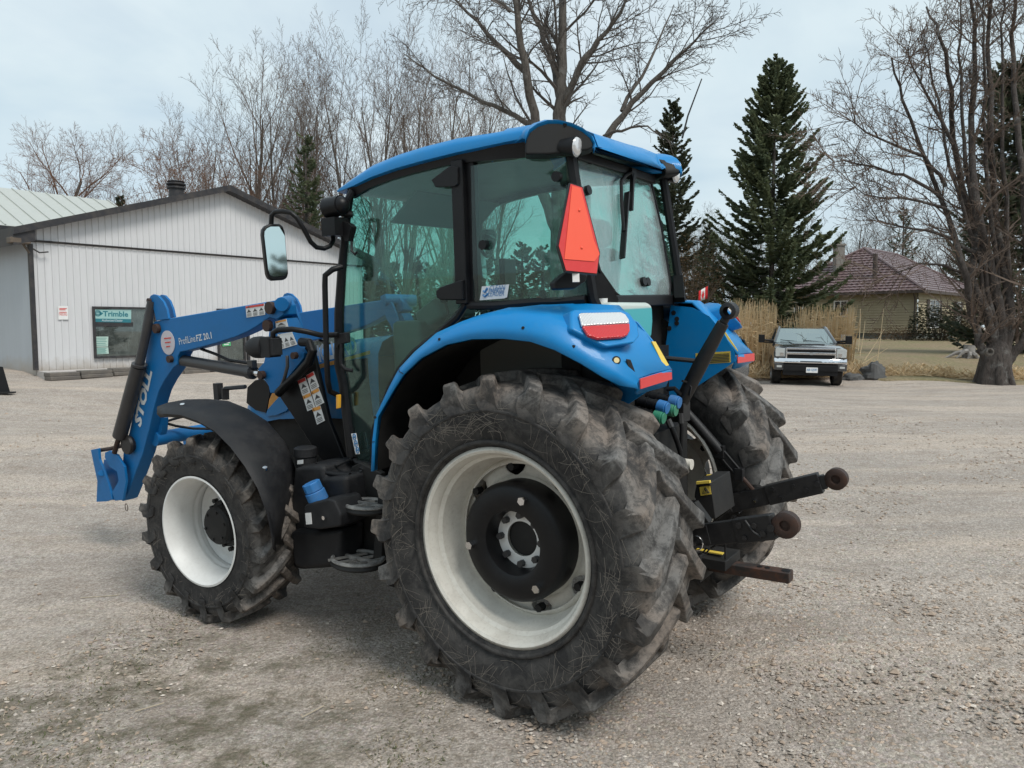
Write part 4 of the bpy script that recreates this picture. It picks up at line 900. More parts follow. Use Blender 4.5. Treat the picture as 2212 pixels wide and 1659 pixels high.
CTRL += [(-6, 12, .35), (-10, 11, .40), (-12, 15, .65), (3, 20, .35), (8.3, 22.6, .12), (9.7, 22.2, .05), (12, 24.5, .16), (15.5, 23.6, .03), (20, 22, .05), (14, 33, .55), (23.9, 46, 1.0), (15, 52, 1.05), (34, 56, 1.1), (20, 35, .6), (30, 30, .5),
         (12, 15, .12), (20, 12, .1), (0, 40, 1.0), (-20, 40, 1.2), (0, 90, 1.5), (60, 90, 1.5), (-60, 60, 1.4), (60, 30, .8)]
def gz(x, y):
    s = w = 0
    for a, b, c in CTRL:
        d = (a-x)**2+(b-y)**2+.15
        q = d**-1.9; s += c*q; w += q
    r = sqrt(x*x+y*y); z = s/w
    if r > 100: z = z*max(0, 1-(r-100)/200)+1.2*min(1, (r-100)/200)
    return z
def G(x, y, dz=0): return V((x, y, gz(x, y)+dz))

def ground_mat():
    m, t, b = nmat('gravel_ground'); v = coords(t)
    big = noise(t, v, .35, 5, .6, .4); mid = noise(t, coords(t, (1, 1.6, 1), (0, 0, .4)), 1.7, 7, .68, .8); fine = noise(t, v, 26, 6, .75); vf = noise(t, v, 95, 3, .7)
    c = mix(t, ramp(t, big, ((.36, 0), (.62, 1))), (.53, .43, .342), (.43, .36, .298))
    c = mix(t, ramp(t, mid, ((.46, 0), (.64, .75))), c, (.36, .28, .215))
    c = mix(t, ramp(t, mid, ((.25, .55), (.38, 0))), c, (.58, .48, .385))
    vo = N(t, 'TexVoronoi', i_Scale=48, i_Randomness=1.0); t.links.new(v, vo.inputs['Vector'])
    st = mix(t, ramp(t, noise(t, v, .8, 4, .6), ((.42, 0), (.62, .55))), c, mix(t, .5, c, vo.outputs['Color'], 'OVERLAY'))
    sv = N(t, 'HueSaturation', i_Saturation=.35); t.links.new(st, sv.inputs['Color'])
    c = mix(t, .55, c, sv.outputs[0])
    c = mix(t, ramp(t, fine, ((.34, .6), (.46, 0))), c, (.22, .17, .13))
    c = mix(t, ramp(t, fine, ((.58, 0), (.74, .6))), c, (.58, .52, .46))
    c = mix(t, ramp(t, vf, ((.6, 0), (.72, .5))), c, (.20, .165, .135))
    coarse = noise(t, coords(t, (1, 1.25, 1)), 7.5, 9, .82, .4)
    c = mix(t, ramp(t, coarse, ((.36, .55), (.48, 0))), c, (.25, .195, .15)); c = mix(t, ramp(t, coarse, ((.55, 0), (.68, .6))), c, (.56, .49, .42))
    tk = noise(t, coords(t, (.16, 1.1, 1), (0, 0, -.25)), 1.3, 5, .6, .6)
    c = mix(t, ramp(t, tk, ((.48, 0), (.66, .45))), c, (.66, .54, .435)); c = mix(t, ramp(t, tk, ((.28, .4), (.44, 0))), c, (.36, .29, .235))
    g1 = N(t, 'TexVoronoi', i_Scale=120, i_Randomness=1.0); t.links.new(v, g1.inputs['Vector']); g2 = N(t, 'TexVoronoi', i_Scale=62, i_Randomness=1.0); t.links.new(v, g2.inputs['Vector'])
    for g_, k_ in ((g1, .48), (g2, .34)):
        bw = N(t, 'RGBToBW'); t.links.new(g_.outputs['Color'], bw.inputs[0])
        c = mix(t, k_, c, mix(t, 1.0, c, ramp(t, bw.outputs[0], ((.2, .52), (.5, .95), (.85, 1.42))), 'MULTIPLY'))
        c = mix(t, ramp(t, g_.outputs['Distance'], ((.55, 0), (.85, .42))), c, (.24, .19, .15))
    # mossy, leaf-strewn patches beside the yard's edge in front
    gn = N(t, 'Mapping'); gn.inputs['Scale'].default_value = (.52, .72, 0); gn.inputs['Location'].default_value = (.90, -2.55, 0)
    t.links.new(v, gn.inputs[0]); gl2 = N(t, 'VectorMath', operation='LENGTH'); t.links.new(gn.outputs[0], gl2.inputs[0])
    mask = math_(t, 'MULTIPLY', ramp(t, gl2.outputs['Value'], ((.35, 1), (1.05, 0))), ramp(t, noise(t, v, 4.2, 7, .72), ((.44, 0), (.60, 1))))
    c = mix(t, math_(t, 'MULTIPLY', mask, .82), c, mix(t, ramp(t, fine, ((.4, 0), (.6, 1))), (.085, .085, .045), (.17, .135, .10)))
    t.links.new(c, b.inputs['Base Color']); b.inputs['Roughness'].default_value = .92; b.inputs['Specular IOR Level'].default_value = .2
    hh = math_(t, 'ADD', math_(t, 'ADD', math_(t, 'MULTIPLY', fine, 1.0), math_(t, 'MULTIPLY', coarse, 1.6)), math_(t, 'ADD', math_(t, 'MULTIPLY', mid, 2.0), math_(t, 'MULTIPLY', math_(t, 'ADD', vo.outputs['Distance'], g2.outputs['Distance']), -.5)))
    bump(t, b, hh, .55, .035); return m
mb = MB(); NA, NR = 220, 120; vs = [(0, 0, gz(0, 0))]
for i in range(NR):
    r = .45*(1.0705**i) if i < NR-1 else 2500
    for j in range(NA):
        a = 2*pi*j/NA; x, y = r*cos(a), r*sin(a)
        z = gz(x, y) + (.012*mnoise.noise(V((x*1.3, y*1.3, 0))) + .006*mnoise.noise(V((x*4, y*4, 3))) if r < 30 else 0)
        vs.append((x, y, z))
fs = [(0, 1+j, 1+(j+1) % NA) for j in range(NA)]
for i in range(NR-1):
    for j in range(NA): fs.append((1+i*NA+j, 1+(i+1)*NA+j, 1+(i+1)*NA+(j+1) % NA, 1+i*NA+(j+1) % NA))
mb.add(vs, fs); tag(mb.build('ground', ground_mat(), smooth=80), kind='structure')

def lawn_mat():
    m, t, b = nmat('lawn'); v = coords(t); n1 = noise(t, v, .5, 6, .65); n2 = noise(t, v, 9, 6, .75)
    c = mix(t, ramp(t, n1, ((.38, 0), (.6, 1))), (.21, .155, .095), (.165, .15, .07))
    c = mix(t, ramp(t, n2, ((.45, 0), (.68, .8))), c, (.36, .28, .18))
    t.links.new(c, b.inputs['Base Color']); b.inputs['Roughness'].default_value = .95; bump(t, b, n2, .7, .05); return m
LAWN = lawn_mat()
rows = []
for i in range(90):
    x = 4.5+i*.5; r = []
    for j in range(50):
        y0 = (24.0 if x > 11 else 26.0)+.35*mnoise.noise(V((x*.8, 0, 1)))+.2*mnoise.noise(V((x*2.4, 0, 5))) - max(0, x-13)*.16
        y = y0+(j/49)**1.7*60; r.append(V((x, y, gz(x, y)+(.02+.10*min(1, j/6) if j else -.05))))
    rows.append(r)
mb = MB(); mb.loft(rows); tag(mb.build('lawn', LAWN, smooth=80), kind='structure')

# loose stones and litter on the yard: more than anyone could count
def stones():
    rng = random.Random(3); mb = MB(); oct_ = [(1, 0, 0), (-1, 0, 0), (0, 1, 0), (0, -1, 0), (0, 0, 1), (0, 0, -1)]
    fo = [(0, 2, 4), (2, 1, 4), (1, 3, 4), (3, 0, 4), (2, 0, 5), (1, 2, 5), (3, 1, 5), (0, 3, 5)]
    n = 0
    while n < 19000:
        r = 3.1+13*rng.random()**2.0; a = rng.uniform(-.62, .62); x, y = r*sin(a), r*cos(a)
        dens = mnoise.noise(V((x*.55, y*.55, 7)))+.6*mnoise.noise(V((x*1.7, y*1.7, 2)))+(.30 if x > 0 else 0)-(.0 if r < 5 else .2)
        if dens < rng.uniform(-.35, .75) or (x < -.8 and rng.random() < .55): continue
        n += 1; s = .0042*(1+rng.random()**3*2.6)*(1+(r-3)*.05); 
        if rng.random() < .012: s *= 1.6
        sx, sy, sz = s*rng.uniform(.7, 1.5), s*rng.uniform(.7, 1.3), s*rng.uniform(.35, .8); ca, sa = cos(a*37*n), sin(a*37*n); z = gz(x, y)
        jit = [rng.uniform(.75, 1.25) for _ in oct_]
        mb.add([(x+(p[0]*sx*ca-p[1]*sy*sa)*k, y+(p[0]*sx*sa+p[1]*sy*ca)*k, z+sz*.3+p[2]*sz*k) for p, k in zip(oct_, jit)], fo, 0 if rng.random() < .55 else (1 if rng.random() < .6 else 2))
    return mb
def pebble(nm, c): 
    m, t, b = nmat(nm); oi = noise(t, coords(t), 11, 2); t.links.new(mix(t, ramp(t, oi, ((.35, 0), (.65, 1))), c, tuple(q*.6 for q in c)), b.inputs['Base Color']); b.inputs['Roughness'].default_value = .9; return m
PEB = [pebble('pebble_tan', (.46, .36, .28)), pebble('pebble_grey', (.40, .345, .29)), pebble('pebble_pale', (.62, .55, .48))]
tag(stones().build('gravel', PEB, smooth=0), kind='stuff')
def litter():
    rng = random.Random(11); mb = MB()
    for k in range(24000):
        r = 3.1+3.6*rng.random()**1.2; a = rng.uniform(-.66, .22); x, y = r*sin(a), r*cos(a)
        m_ = mnoise.noise(V((x*1.1+4, y*1.1, 1)))+.8*mnoise.noise(V((x*3.2, y*3.2, 9)))
        if m_ < rng.uniform(-.05, .7)+.22*max(0, x+1.0)+max(0, r-4.6)*.3: continue
        z = gz(x, y); h = rng.uniform(.003, .012); q = rng.uniform(0, 6.28); L = rng.uniform(.005, .022); dx, dy = cos(q)*L, sin(q)*L
        w = rng.uniform(.0015, .004); px_, py_ = -sin(q)*w, cos(q)*w
        mb.add([(x-px_, y-py_, z), (x+px_, y+py_, z), (x+px_*.6+dx, y+py_*.6+dy, z+h), (x-px_*.6+dx, y-py_*.6+dy, z+h*.8)], [(0, 1, 2, 3)], rng.choice((0, 0, 1, 1, 1, 2)))
    for x, y, q, L in ((-1.82, 3.62, .6, .13), (-1.0, 3.55, .9, .13), (-2.9, 5.1, .15, .24), (-3.1, 5.0, -1.2, .10), (1.05, 4.0, .9, .12), (1.2, 3.9, .4, .10)):
        z = gz(x, y)+.012; mb.tube([(x, y, z), (x+cos(q)*L, y+sin(q)*L, z+.006)], .003, 5, True, 2)
    return mb
LIT = [paint('moss', (.075, .085, .035), .9, dirt=.3), paint('dead_grass', (.20, .165, .11), .9, dirt=.3), paint('straw_bits', (.42, .36, .27), .9, dirt=.2)]
tag(litter().build('ground_litter', LIT, smooth=0), kind='stuff')

# ================================================================== SHOP
def sidemat(nm, c, d=.25):
    m, t, b = nmat(nm); v = coords(t); n1 = noise(t, coords(t, (3, 3, .35)), 2.0, 8, .72); n2 = noise(t, v, 40, 3)
    t.links.new(mix(t, math_(t, 'MULTIPLY', ramp(t, n1, ((.4, 0), (.72, 1))), d), c, tuple(q*.72 for q in c)), b.inputs['Base Color'])
    sp = N(t, 'SeparateXYZ'); t.links.new(v, sp.inputs[0]); lo = math_(t, 'ADD', sp.outputs[2], math_(t, 'MULTIPLY', math_(t, 'SUBTRACT', noise(t, v, 2.5, 6, .7), .5), .55))
    t.links.new(mix(t, ramp(t, lo, ((.02, .75), (.34, 0))), b.inputs['Base Color'].links[0].from_socket, (.33, .28, .225)), b.inputs['Base Color'])
    b.inputs['Roughness'].default_value = .5; bump(t, b, noise(t, coords(t, (1, 1, .6)), 1.4, 4, .5), .22, .06); return m
SIDING = sidemat('white_steel_siding', (.60, .60, .61)); SIDING_SHADE = sidemat('shaded_side_wall', (.42, .46, .50)); DARKTRIM = paint('dark_trim', (.018, .018, .022), .5, dirt=.2)  # side walls: same white siding, their bluish shade put into the colour
SH = empty('shop_building', SC0); tag(SH, 'long white ribbed metal shop with low gable roof and dark trim left of the tractor', 'building')
E_Z, P_Z, HW = 4.20-.86, 5.72-.86, 4.9
def sw(t, z, o=0): q = UF*t+NF*o; return V((q.x, q.y, z))       # wall coordinates, relative to the corner
def gab(t): return P_Z-(P_Z-E_Z)*abs(t-HW)/HW
TRIMZ = 3.90-.86
mb = MB(); prof = []; t = 0; k = 0
while t < 9.8-1e-6:
    prof += [(t, 0), (min(t+.112, 9.8), 0), (min(t+.122, 9.8), .022), (min(t+.145, 9.8), .022)]; t += .155
prof.append((9.8, 0))
mb.loft([[sw(a, -.3, o) for a, o in prof], [sw(a, TRIMZ, o) for a, o in prof]])
mb.loft([[sw(a, TRIMZ-.02, o+.025) for a, o in prof], [sw(a, gab(a)-.02, o+.025) for a, o in prof]])
wl = mb.build('wall', SIDING, SH, 20)
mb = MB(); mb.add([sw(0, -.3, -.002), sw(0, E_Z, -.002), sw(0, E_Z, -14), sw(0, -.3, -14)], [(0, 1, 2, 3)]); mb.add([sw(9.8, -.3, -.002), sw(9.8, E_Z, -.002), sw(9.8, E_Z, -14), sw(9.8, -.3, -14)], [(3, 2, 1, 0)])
mb.build('wall', SIDING_SHADE, SH, 0)
mb = MB()
for t0, t1 in ((-.45, HW), (HW, 10.25)):
    a, b = sw(t0, gab(t0), .35), sw(t1, gab(t1), .35); dz = V((0, 0, -.10))
    mb.prism([a+dz, b+dz, b+V((0, 0, .06)), a+V((0, 0, .06))], -NF*15)
rf = mb.build('roof', DARKTRIM, SH, 0)
mb = MB(); mb.prism([sw(-.45, gab(-.45)-.34, .30), sw(-.45, gab(-.45)-.10, .30), sw(0, gab(0)-.10, .30), sw(0, gab(0)-.34, .30)], -NF*14); mb.build('eave_soffit', DARKTRIM, rf, 0)
mb = MB(); mb.prism([sw(-.02, TRIMZ-.045, .03), sw(9.8, TRIMZ-.045, .03), sw(9.8, TRIMZ, .055), sw(-.02, TRIMZ, .055)], NF*.02); mb.build('wall_trim', DARKTRIM, SH, 0)
mb = MB(); mb.bar(sw(-.03, .05, .06), sw(-.03, E_Z-.4, .06), .09, .09, NF); mb.tube([sw(-.03, 2.0+.86, .08), sw(.14, 2.75, .12), sw(.32, 2.78, .14)], .018, 6); mb.build('downspout', DARKTRIM, SH, 30)
mb = MB(); mb.box(sw(-.30, 2.98, .18), (.42, .24, .13), Matrix.Rotation(.9, 3, 'Z')); mb.tube([sw(-.20, 2.93, .12), sw(-.05, 2.72, .08)], .03, 6); mb.build('flood_light', paint('lamp_bronze', (.10, .075, .055), .5), SH, 30, bevel=.02)
# turbine vent on the ridge
vc = sw(HW-.55, P_Z+.02, -1.5)
mb = MB(); mb.lathe([(-.3, .20), (.06, .20), (.07, .25), (.12, .25), (.13, .20), (.18, .26), (.21, .26), (.24, .2), (.27, .23), (.29, .16), (.30, 0)], vc, (0, 0, 1), 18); mb.build('roof_vent', DARKTRIM, rf, 40)
PANE = gmat('shop_pane', (.18, .20, .19), .45, (.20, .23, .22), .22, .4)
def win(t0, t1, z0, z1, name='window', split=None):
    mb = MB(); w_ = .05
    for a, b, c, d in ((t0-w_, t1+w_, z1, z1+w_), (t0-w_, t1+w_, z0-w_, z0), (t0-w_, t0, z0, z1), (t1, t1+w_, z0, z1)): mb.prism([sw(a, c, .03), sw(b, c, .03), sw(b, d, .03), sw(a, d, .03)], NF*.05)
    if split: mb.prism([sw(t0, split-.045, .03), sw(t1, split-.045, .03), sw(t1, split, .03), sw(t0, split, .03)], NF*.03)
    f = mb.build(name, DARKTRIM, SH, 0)
    mb = MB(); mb.prism([sw(t0, z0, .034), sw(t1, z0, .034), sw(t1, z1, .034), sw(t0, z1, .034)], NF*.006); mb.build('pane', PANE, f, 0)
    mb = MB(); mb.prism([sw(t0, z0, .024), sw(t1, z0, .024), sw(t1, z1, .024), sw(t0, z1, .024)], NF*.002); mb.build('room_behind', paint('room_dark', (.10, .105, .10), .9), f, 0)
    return f
def sq(z, x, y, o=.0):                                # photo point -> shop wall plane (relative to the shop)
    a = W(z, x, y, 20.0)-V((0, 0, HC)); p0 = SC0+NF*o
    return V((0, 0, HC))+a*((p0-V((0, 0, HC))).dot(NF)/a.dot(NF))-SC0
def tz(z, x, y): q = sq(z, x, y); return q.dot(UF), q.z
(wa, wz1), (wb, wz0) = tz(7, 600, 972), tz(7, 985, 1268)
w1 = win(wa, wb+.03, wz0, wz1)
def wp(name, quad, mat, par, o=.05, z=7): mb = MB(); mb.prism([sq(z, x, y, o) for x, y in quad], NF*.004); return mb.build(name, mat, par, 0)
TEAL = paint('sign_pale_teal', (.30, .50, .48), .5, dirt=.05); TEALD = paint('sign_dark_teal', (.015, .16, .20), .5, dirt=.05)
wp('sign_back', ((598, 1060), (853, 1060), (853, 1088), (600, 1088)), DARKTRIM, w1, .046)
sg = wp('dealer_sign', ((597, 978), (841, 980), (840, 1040), (599, 1036)), TEAL, w1, .05)
wp('sign_band', ((599, 1036), (840, 1040), (839, 1063), (600, 1058)), TEALD, sg, .05)
mb = MB(); write(mb, 'Trimble', sq(7, 660, 1023, .056), sq(7, 822, 1026, .056), .135, NF, bold=.03)
c = sq(7, 627, 1002, .056)
for k in range(3): mb.tube([c+UF*(.075*cos(a*pi/6)*(1-.12*k))+V((0, 0, .07*sin(a*pi/6)*(1-.35*k))) for a in range(12)], .007, 4, closed=True)
mb.prism([c+UF*.06+V((0, 0, .03)), c+UF*.13+V((0, 0, .005)), c+UF*.07+V((0, 0, -.05))], NF*.003)
mb.build('sign_lettering', TEALD, sg, 0)
mb = MB(); write(mb, 'Authorized Dealer', sq(7, 652, 1054, .056), sq(7, 785, 1056, .056), .052, NF, shear=.2); mb.build('sign_lettering', PALE, sg, 0)
for qd in (((604, 1152), (694, 1152), (692, 1216), (606, 1218)), ((607, 1222), (693, 1220), (697, 1262), (608, 1266))):
    nt = wp('paper_notice', qd, paint('paper_green', (.42, .56, .50), .8, dirt=.05), w1)
    mb = MB()
    for k in range(5): f_ = (k+.7)/5.8; mb.prism([sq(7, qd[0][0]+8, qd[0][1]+(qd[3][1]-qd[0][1])*f_+d, .056) for d in (0,)]+[sq(7, qd[1][0]-10-7*(k % 2), qd[1][1]+(qd[2][1]-qd[1][1])*f_, .056), sq(7, qd[1][0]-10-7*(k % 2), qd[1][1]+(qd[2][1]-qd[1][1])*f_+4, .056), sq(7, qd[0][0]+8, qd[0][1]+(qd[3][1]-qd[0][1])*f_+4, .056)], NF*.001)
    mb.build('notice_print', paint('print_teal', (.12, .3, .27), .8), nt, 0)
(t2, z2), (t3, z3) = tz(7, 1940, 1012), tz(7, 2075, 1012)
win(t2, t3+.5, z2-1.25, z2-.02)
(d0, dz), (d1, _) = tz(7, 1395, 985), tz(7, 1525, 985)
f = win(d0, d1+.12, .12, dz, 'door'); wp('door_sign', ((1424, 1180), (1478, 1178), (1479, 1211), (1426, 1215)), paint('sign_green', (.06, .42, .16), .5), f, .06)
mb = MB(); mb.prism([sq(7, a, y, .066) for a, y in ((1432, 1188), (1472, 1187), (1472, 1193), (1432, 1194))], NF*.001); mb.prism([sq(7, a, y, .066) for a, y in ((1436, 1200), (1466, 1199), (1466, 1205), (1436, 1206))], NF*.001); mb.each('sign_print', WHITE, f, smooth=0)
mb = MB(); mb.bar(sw(d1+.24, .1, .10), sw(d1+.24, dz, .10), .07, .07, NF); mb.build('door_post', DARKTRIM, SH, 0)
ws = wp('wall_sign', ((372, 955), (436, 956), (438, 1043), (374, 1043)), WHITE, None, .03); ws.location = SC0
tag(ws, 'small white notice board with red print on the white shop wall', 'sign')
mb = MB()
for y, a, b in ((970, 380, 428), (978, 380, 420)): mb.prism([sq(7, a, y, .036), sq(7, b, y, .036), sq(7, b, y+5, .036), sq(7, a, y+5, .036)], NF*.001)
mb.prism([sq(7, a, y, .036) for a, y in ((381, 993), (426, 994), (426, 998), (381, 997))], NF*.001); write(mb, 'PARKING', sq(7, 379, 1018, .036), sq(7, 430, 1019, .036), .075, NF)
mb.build('sign_lettering', REDL, ws, 0)
# low stone edging with pale gravel bed
STONE = paint('ledge_stone', (.11, .10, .09), .9, dirt=.6, dirtcol=(.22, .19, .16), scale=3, bumpy=.4)
rng = random.Random(5); mb = MB(); t = -.15
while t < 9.6:
    L = rng.uniform(.35, .85); q = SC0+UF*(t+L/2)+NF*(.95+rng.uniform(-.05, .05))
    for k in range(2): z = gz(q.x, q.y)+.05+.085*k; mb.box(V((q.x, q.y, z))-SC0+NF*(-.03*k), (L*.97, .34, .09), Matrix.Rotation(atan2(UF.y, UF.x)+rng.uniform(-.04, .04), 3, 'Z'))
    t += L
q = SC0; o = mb.build('stone_edging', STONE, None, 20, bevel=.02); o.location = SC0; tag(o, 'low dry-laid flat stone edging along the foot of the white shop', 'edging')
mb = MB(); mb.prism([sw(0, .03, .03), sw(9.8, .03, .03), sw(9.8, .03, .86), sw(-.1, .03, .86)], (0, 0, -.3)); o = mb.build('gravel_bed', paint('white_gravel', (.50, .47, .45), .9, dirt=.5, scale=30, bumpy=.5), None, 0); o.location = SC0; tag(o, kind='structure')
# shed behind with pale metal roof
RO = sidemat('pale_green_roof', (.44, .455, .425), .25)
SB = empty('rear_shed', (0, 0, 0)); tag(SB, 'shed with pale greenish standing seam metal roof behind the white shop', 'shed')
r1 = W(7, 690, 280, 34); r0 = r1-UF*22; e1 = r1+NF*4.6-V((0, 0, 2.0)); e0 = r0+NF*4.6-V((0, 0, 2.0)); b1 = r1-NF*4.6-V((0, 0, 2.0)); b0 = r0-NF*4.6-V((0, 0, 2.0))
mb = MB(); mb.prism([r0, r1, e1, e0], (0, 0, -.12)); mb.prism([r0, b0, b1, r1], (0, 0, -.12))
for k in range(37): a = r0.lerp(r1, k/36); b = e0.lerp(e1, k/36); mb.bar(a+V((0, 0, .02)), b+V((0, 0, .02)), .05, .05)
mb.build('roof', RO, SB, 0)
mb = MB(); mb.bar(e0-V((0, 0, .14)), e1-V((0, 0, .14)), .10, .24); mb.build('fascia', DARKTRIM, SB, 0)
mb = MB(); i0, i1 = e0-NF*.4, e1-NF*.4; mb.add([V((i0.x, i0.y, .5)), V((i1.x, i1.y, .5)), i1-V((0, 0, .1)), i0-V((0, 0, .1))], [(0, 1, 2, 3)])
g1 = e1-UF*.3-NF*.4; g2 = b1-UF*.3; mb.add([V((g1.x, g1.y, .5)), V((g2.x, g2.y, .5)), g2, r1-UF*.3-V((0, 0, .13)), g1-V((0, 0, .1))], [(0, 1, 2, 3, 4)]); mb.build('wall', paint('cream_wall', (.50, .48, .40), .8), SB, 0)
# black bucket edge at the picture's left border
bk = W(7, 8, 1470, 14.5); bz = gz(bk.x, bk.y)
mb = MB(); mb.prism([(bk.x+.17, bk.y, bz), (bk.x+.02, bk.y+.05, bz+.50), (bk.x-.30, bk.y+.05, bz+.52), (bk.x-.75, bk.y, bz+.35), (bk.x-.75, bk.y, bz)], (-.75, .7, 0)); bo = mb.build('loader_bucket', BLACK, None, 30, bevel=.01)
tag(bo, 'black steel bucket standing on the yard near the shop corner', 'bucket')
mb = MB(); mb.bar((bk.x+.24, bk.y-.02, bz+.02), (bk.x-.7, bk.y-.02, bz+.02), .14, .03); mb.build('cutting_edge', IRON, bo, 0)
# pipe post at the shop corner
# ================================================================== HOUSE
HL, HR = V((-.72, .69, 0)), V((.69, .72, 0)); HN = V((-.69, -.72, 0)); HN2 = V((.72, -.69, 0))
H0 = V((23.9, 46.0, 1.02)); HS = empty('bungalow', H0); tag(HS, 'tan clapboard bungalow with brown hipped tile roof behind the pickup', 'house')
def hw_(l, r, z): q = HL*l+HR*r; return V((q.x, q.y, z))
CLAP = paint('tan_clapboard', (.40, .34, .225), .7, dirt=.3, dirtcol=(.25, .21, .14), scale=2.5); BROWN = paint('brown_trim', (.05, .035, .03), .6)
A, B, EH = 9.0, 14.0, 2.93
for nm, p, q, d in (('wall', 0, A, HN), ('wall', 0, B, HN2)):
    mb = MB(); n = 16
    for k in range(n):
        z0, z1 = .45+(EH-.45)*k/n, .45+(EH-.45)*(k+1)/n
        a, b = (hw_(0, 0, 0), hw_(A, 0, 0)) if d is HN else (hw_(0, 0, 0), hw_(0, B, 0))
        mb.add([a+d*.075+V((0, 0, z0)), b+d*.075+V((0, 0, z0)), b+d*.01+V((0, 0, z1)), a+d*.01+V((0, 0, z1)), a+V((0, 0, z0)), b+V((0, 0, z0))], [(0, 1, 2, 3), (4, 5, 1, 0)])
    mb.build('wall', CLAP, HS, 0)
    mb = MB(); mb.add([a+V((0, 0, -.6)), b+V((0, 0, -.6)), b+V((0, 0, .46)), a+V((0, 0, .46))], [(0, 1, 2, 3)]); mb.build('foundation', paint('foundation', (.13, .14, .125), .9, dirt=.4, dirtcol=(.2, .2, .18)), HS, 0)
m, t, b = nmat('brown_tiles'); v = coords(t); n1 = noise(t, v, 1.2, 5, .6); t.links.new(mix(t, n1, (.185, .122, .122), (.13, .09, .092)), b.inputs['Base Color']); b.inputs['Roughness'].default_value = .38; TILE = m
ov = .5; k0, k1, k2, k3 = hw_(-ov, -ov, EH), hw_(A+ov, -ov, EH), hw_(A+ov, B+ov, EH), hw_(-ov, B+ov, EH); rz = EH+3.05
p0, p1 = hw_(A/2, A/2-.6, rz), hw_(A/2, B-A/2+.6, rz)
def course(a, b, c, d, n):                            # eave a-b, top d-c: overlapping courses of tiles with scalloped edges
    mb = MB(); nrm = (b-a).cross(d-a).normalized(); nrm = nrm if nrm.z > 0 else -nrm
    for k in range(n):
        l0, r0_ = a.lerp(d, k/n), b.lerp(c, k/n); l1, r1_ = a.lerp(d, (k+1)/n), b.lerp(c, (k+1)/n); m_ = max(2, int((r0_-l0).length/.16)); up = nrm*.06; lo = []; hi = []
        for j in range(m_+1): f_ = j/m_; s_ = .022*cos(j*pi); lo.append(l0.lerp(r0_, f_)+up+nrm*s_); hi.append(l1.lerp(r1_, f_)+nrm*s_*.5)
        mb.loft([[p-up*1.2 for p in lo], lo, hi])
    return mb
mb = course(k0, k1, p0, p0, 17); q = course(k3, k0, p0, p1, 17); mb.add(q.v, q.f); q = course(k1, k2, p1, p0, 8); mb.add(q.v, q.f); q = course(k2, k3, p1, p1, 8); mb.add(q.v, q.f)
rf = mb.build('roof', TILE, HS, 30)
mb = MB(); mb.tube([k0+V((0, 0, .06)), p0+V((0, 0, .06)), p1+V((0, 0, .06))], .09, 6); mb.tube([k1+V((0, 0, .06)), p0+V((0, 0, .06))], .09, 6); mb.tube([k3+V((0, 0, .06)), p1+V((0, 0, .06))], .09, 6); mb.build('ridge_tiles', TILE, rf, 40)
mb = MB(); mb.bar(k0-V((0, 0, .06)), k1-V((0, 0, .06)), .06, .15); mb.bar(k0-V((0, 0, .06)), k3-V((0, 0, .06)), .06, .15); mb.add([k-V((0, 0, .02)) for k in (k0, k1, k2, k3)], [(0, 1, 2, 3)]); mb.build('eave', BROWN, HS, 0)
mb = MB(); mb.tube([hw_(.1, -.45, EH-.1), hw_(.1, -.12, EH-.5), hw_(.1, -.1, .3)], .05, 8); mb.build('downspout', BROWN, HS, 30)
cp = W(6, 858, 250, 51)-H0
mb = MB(); mb.box(cp+V((0, 0, -.8)), (.55, .55, 2.6)); mb.box(cp+V((0, 0, .56)), (.68, .68, .12)); mb.cyl(cp+V((0, 0, .6)), cp+V((0, 0, .9)), .16, 10); mb.build('chimney', paint('chimney_stone', (.22, .21, .19), .9, dirt=.4, dirtcol=(.12, .06, .05)), rf, 20)
vp = W(6, 1122, 380, 48.5)-H0; mb = MB(); mb.tube([vp+V((0, 0, -1.0)), vp+V((0, 0, 1.1))], .14, 10); mb.box(vp+V((0, 0, -1.0)), (.5, .5, .2)); mb.build('vent_pipe', BROWN, rf, 30)
def hp6(x, y, d, o):                                  # photo point -> house wall (d: outward normal)
    a = W(6, x, y, 40)-V((0, 0, HC)); return V((0, 0, HC))+a*((H0+d*o-V((0, 0, HC))).dot(d)/a.dot(d))-H0
def hwin(x0, y0, x1, y1, d, sh=True):
    u = HR if d is HN2 else HL; a, b = hp6(x0, y1, d, .05), hp6(x1, y0, d, .05); P = lambda s_, z, o: V((a.x, a.y, 0))+u*s_+V((0, 0, z))+d*o
    L = (b-a).dot(u); z0, z1 = a.z, b.z
    if L < 0: L0, L1 = L, 0
    else: L0, L1 = 0, L
    mb = MB()
    for p, q, r, s_ in ((L0, L1, z1, z1+.07), (L0, L1, z0-.07, z0), (L0, L0+.07, z0, z1), (L1-.07, L1, z0, z1), ((L0+L1)/2-.035, (L0+L1)/2+.035, z0, z1)): mb.prism([P(p, r, 0), P(q, r, 0), P(q, s_, 0), P(p, s_, 0)], d*.05)
    f = mb.build('window', WHITE, HS, 0); mb = MB(); mb.prism([P(L0, z0, .0), P(L1, z0, .0), P(L1, z1, .0), P(L0, z1, .0)], d*.02); mb.build('pane', paint('dark_pane', (.03, .035, .045), .12), f, 0)
    if sh:
        for p, q in ((L0-.55, L0-.05), (L1+.05, L1+.55)): mb = MB(); mb.prism([P(p, z0-.05, 0), P(q, z0-.05, 0), P(q, z1+.05, 0), P(p, z1+.05, 0)], d*.04); mb.build('shutter', BROWN, HS, 0)
hwin(1515, 598, 1592, 785, HN2); hwin(1715, 610, 1745, 780, HN2); hwin(820, 600, 925, 705, HN, False); hwin(530, 612, 600, 702, HN, False)
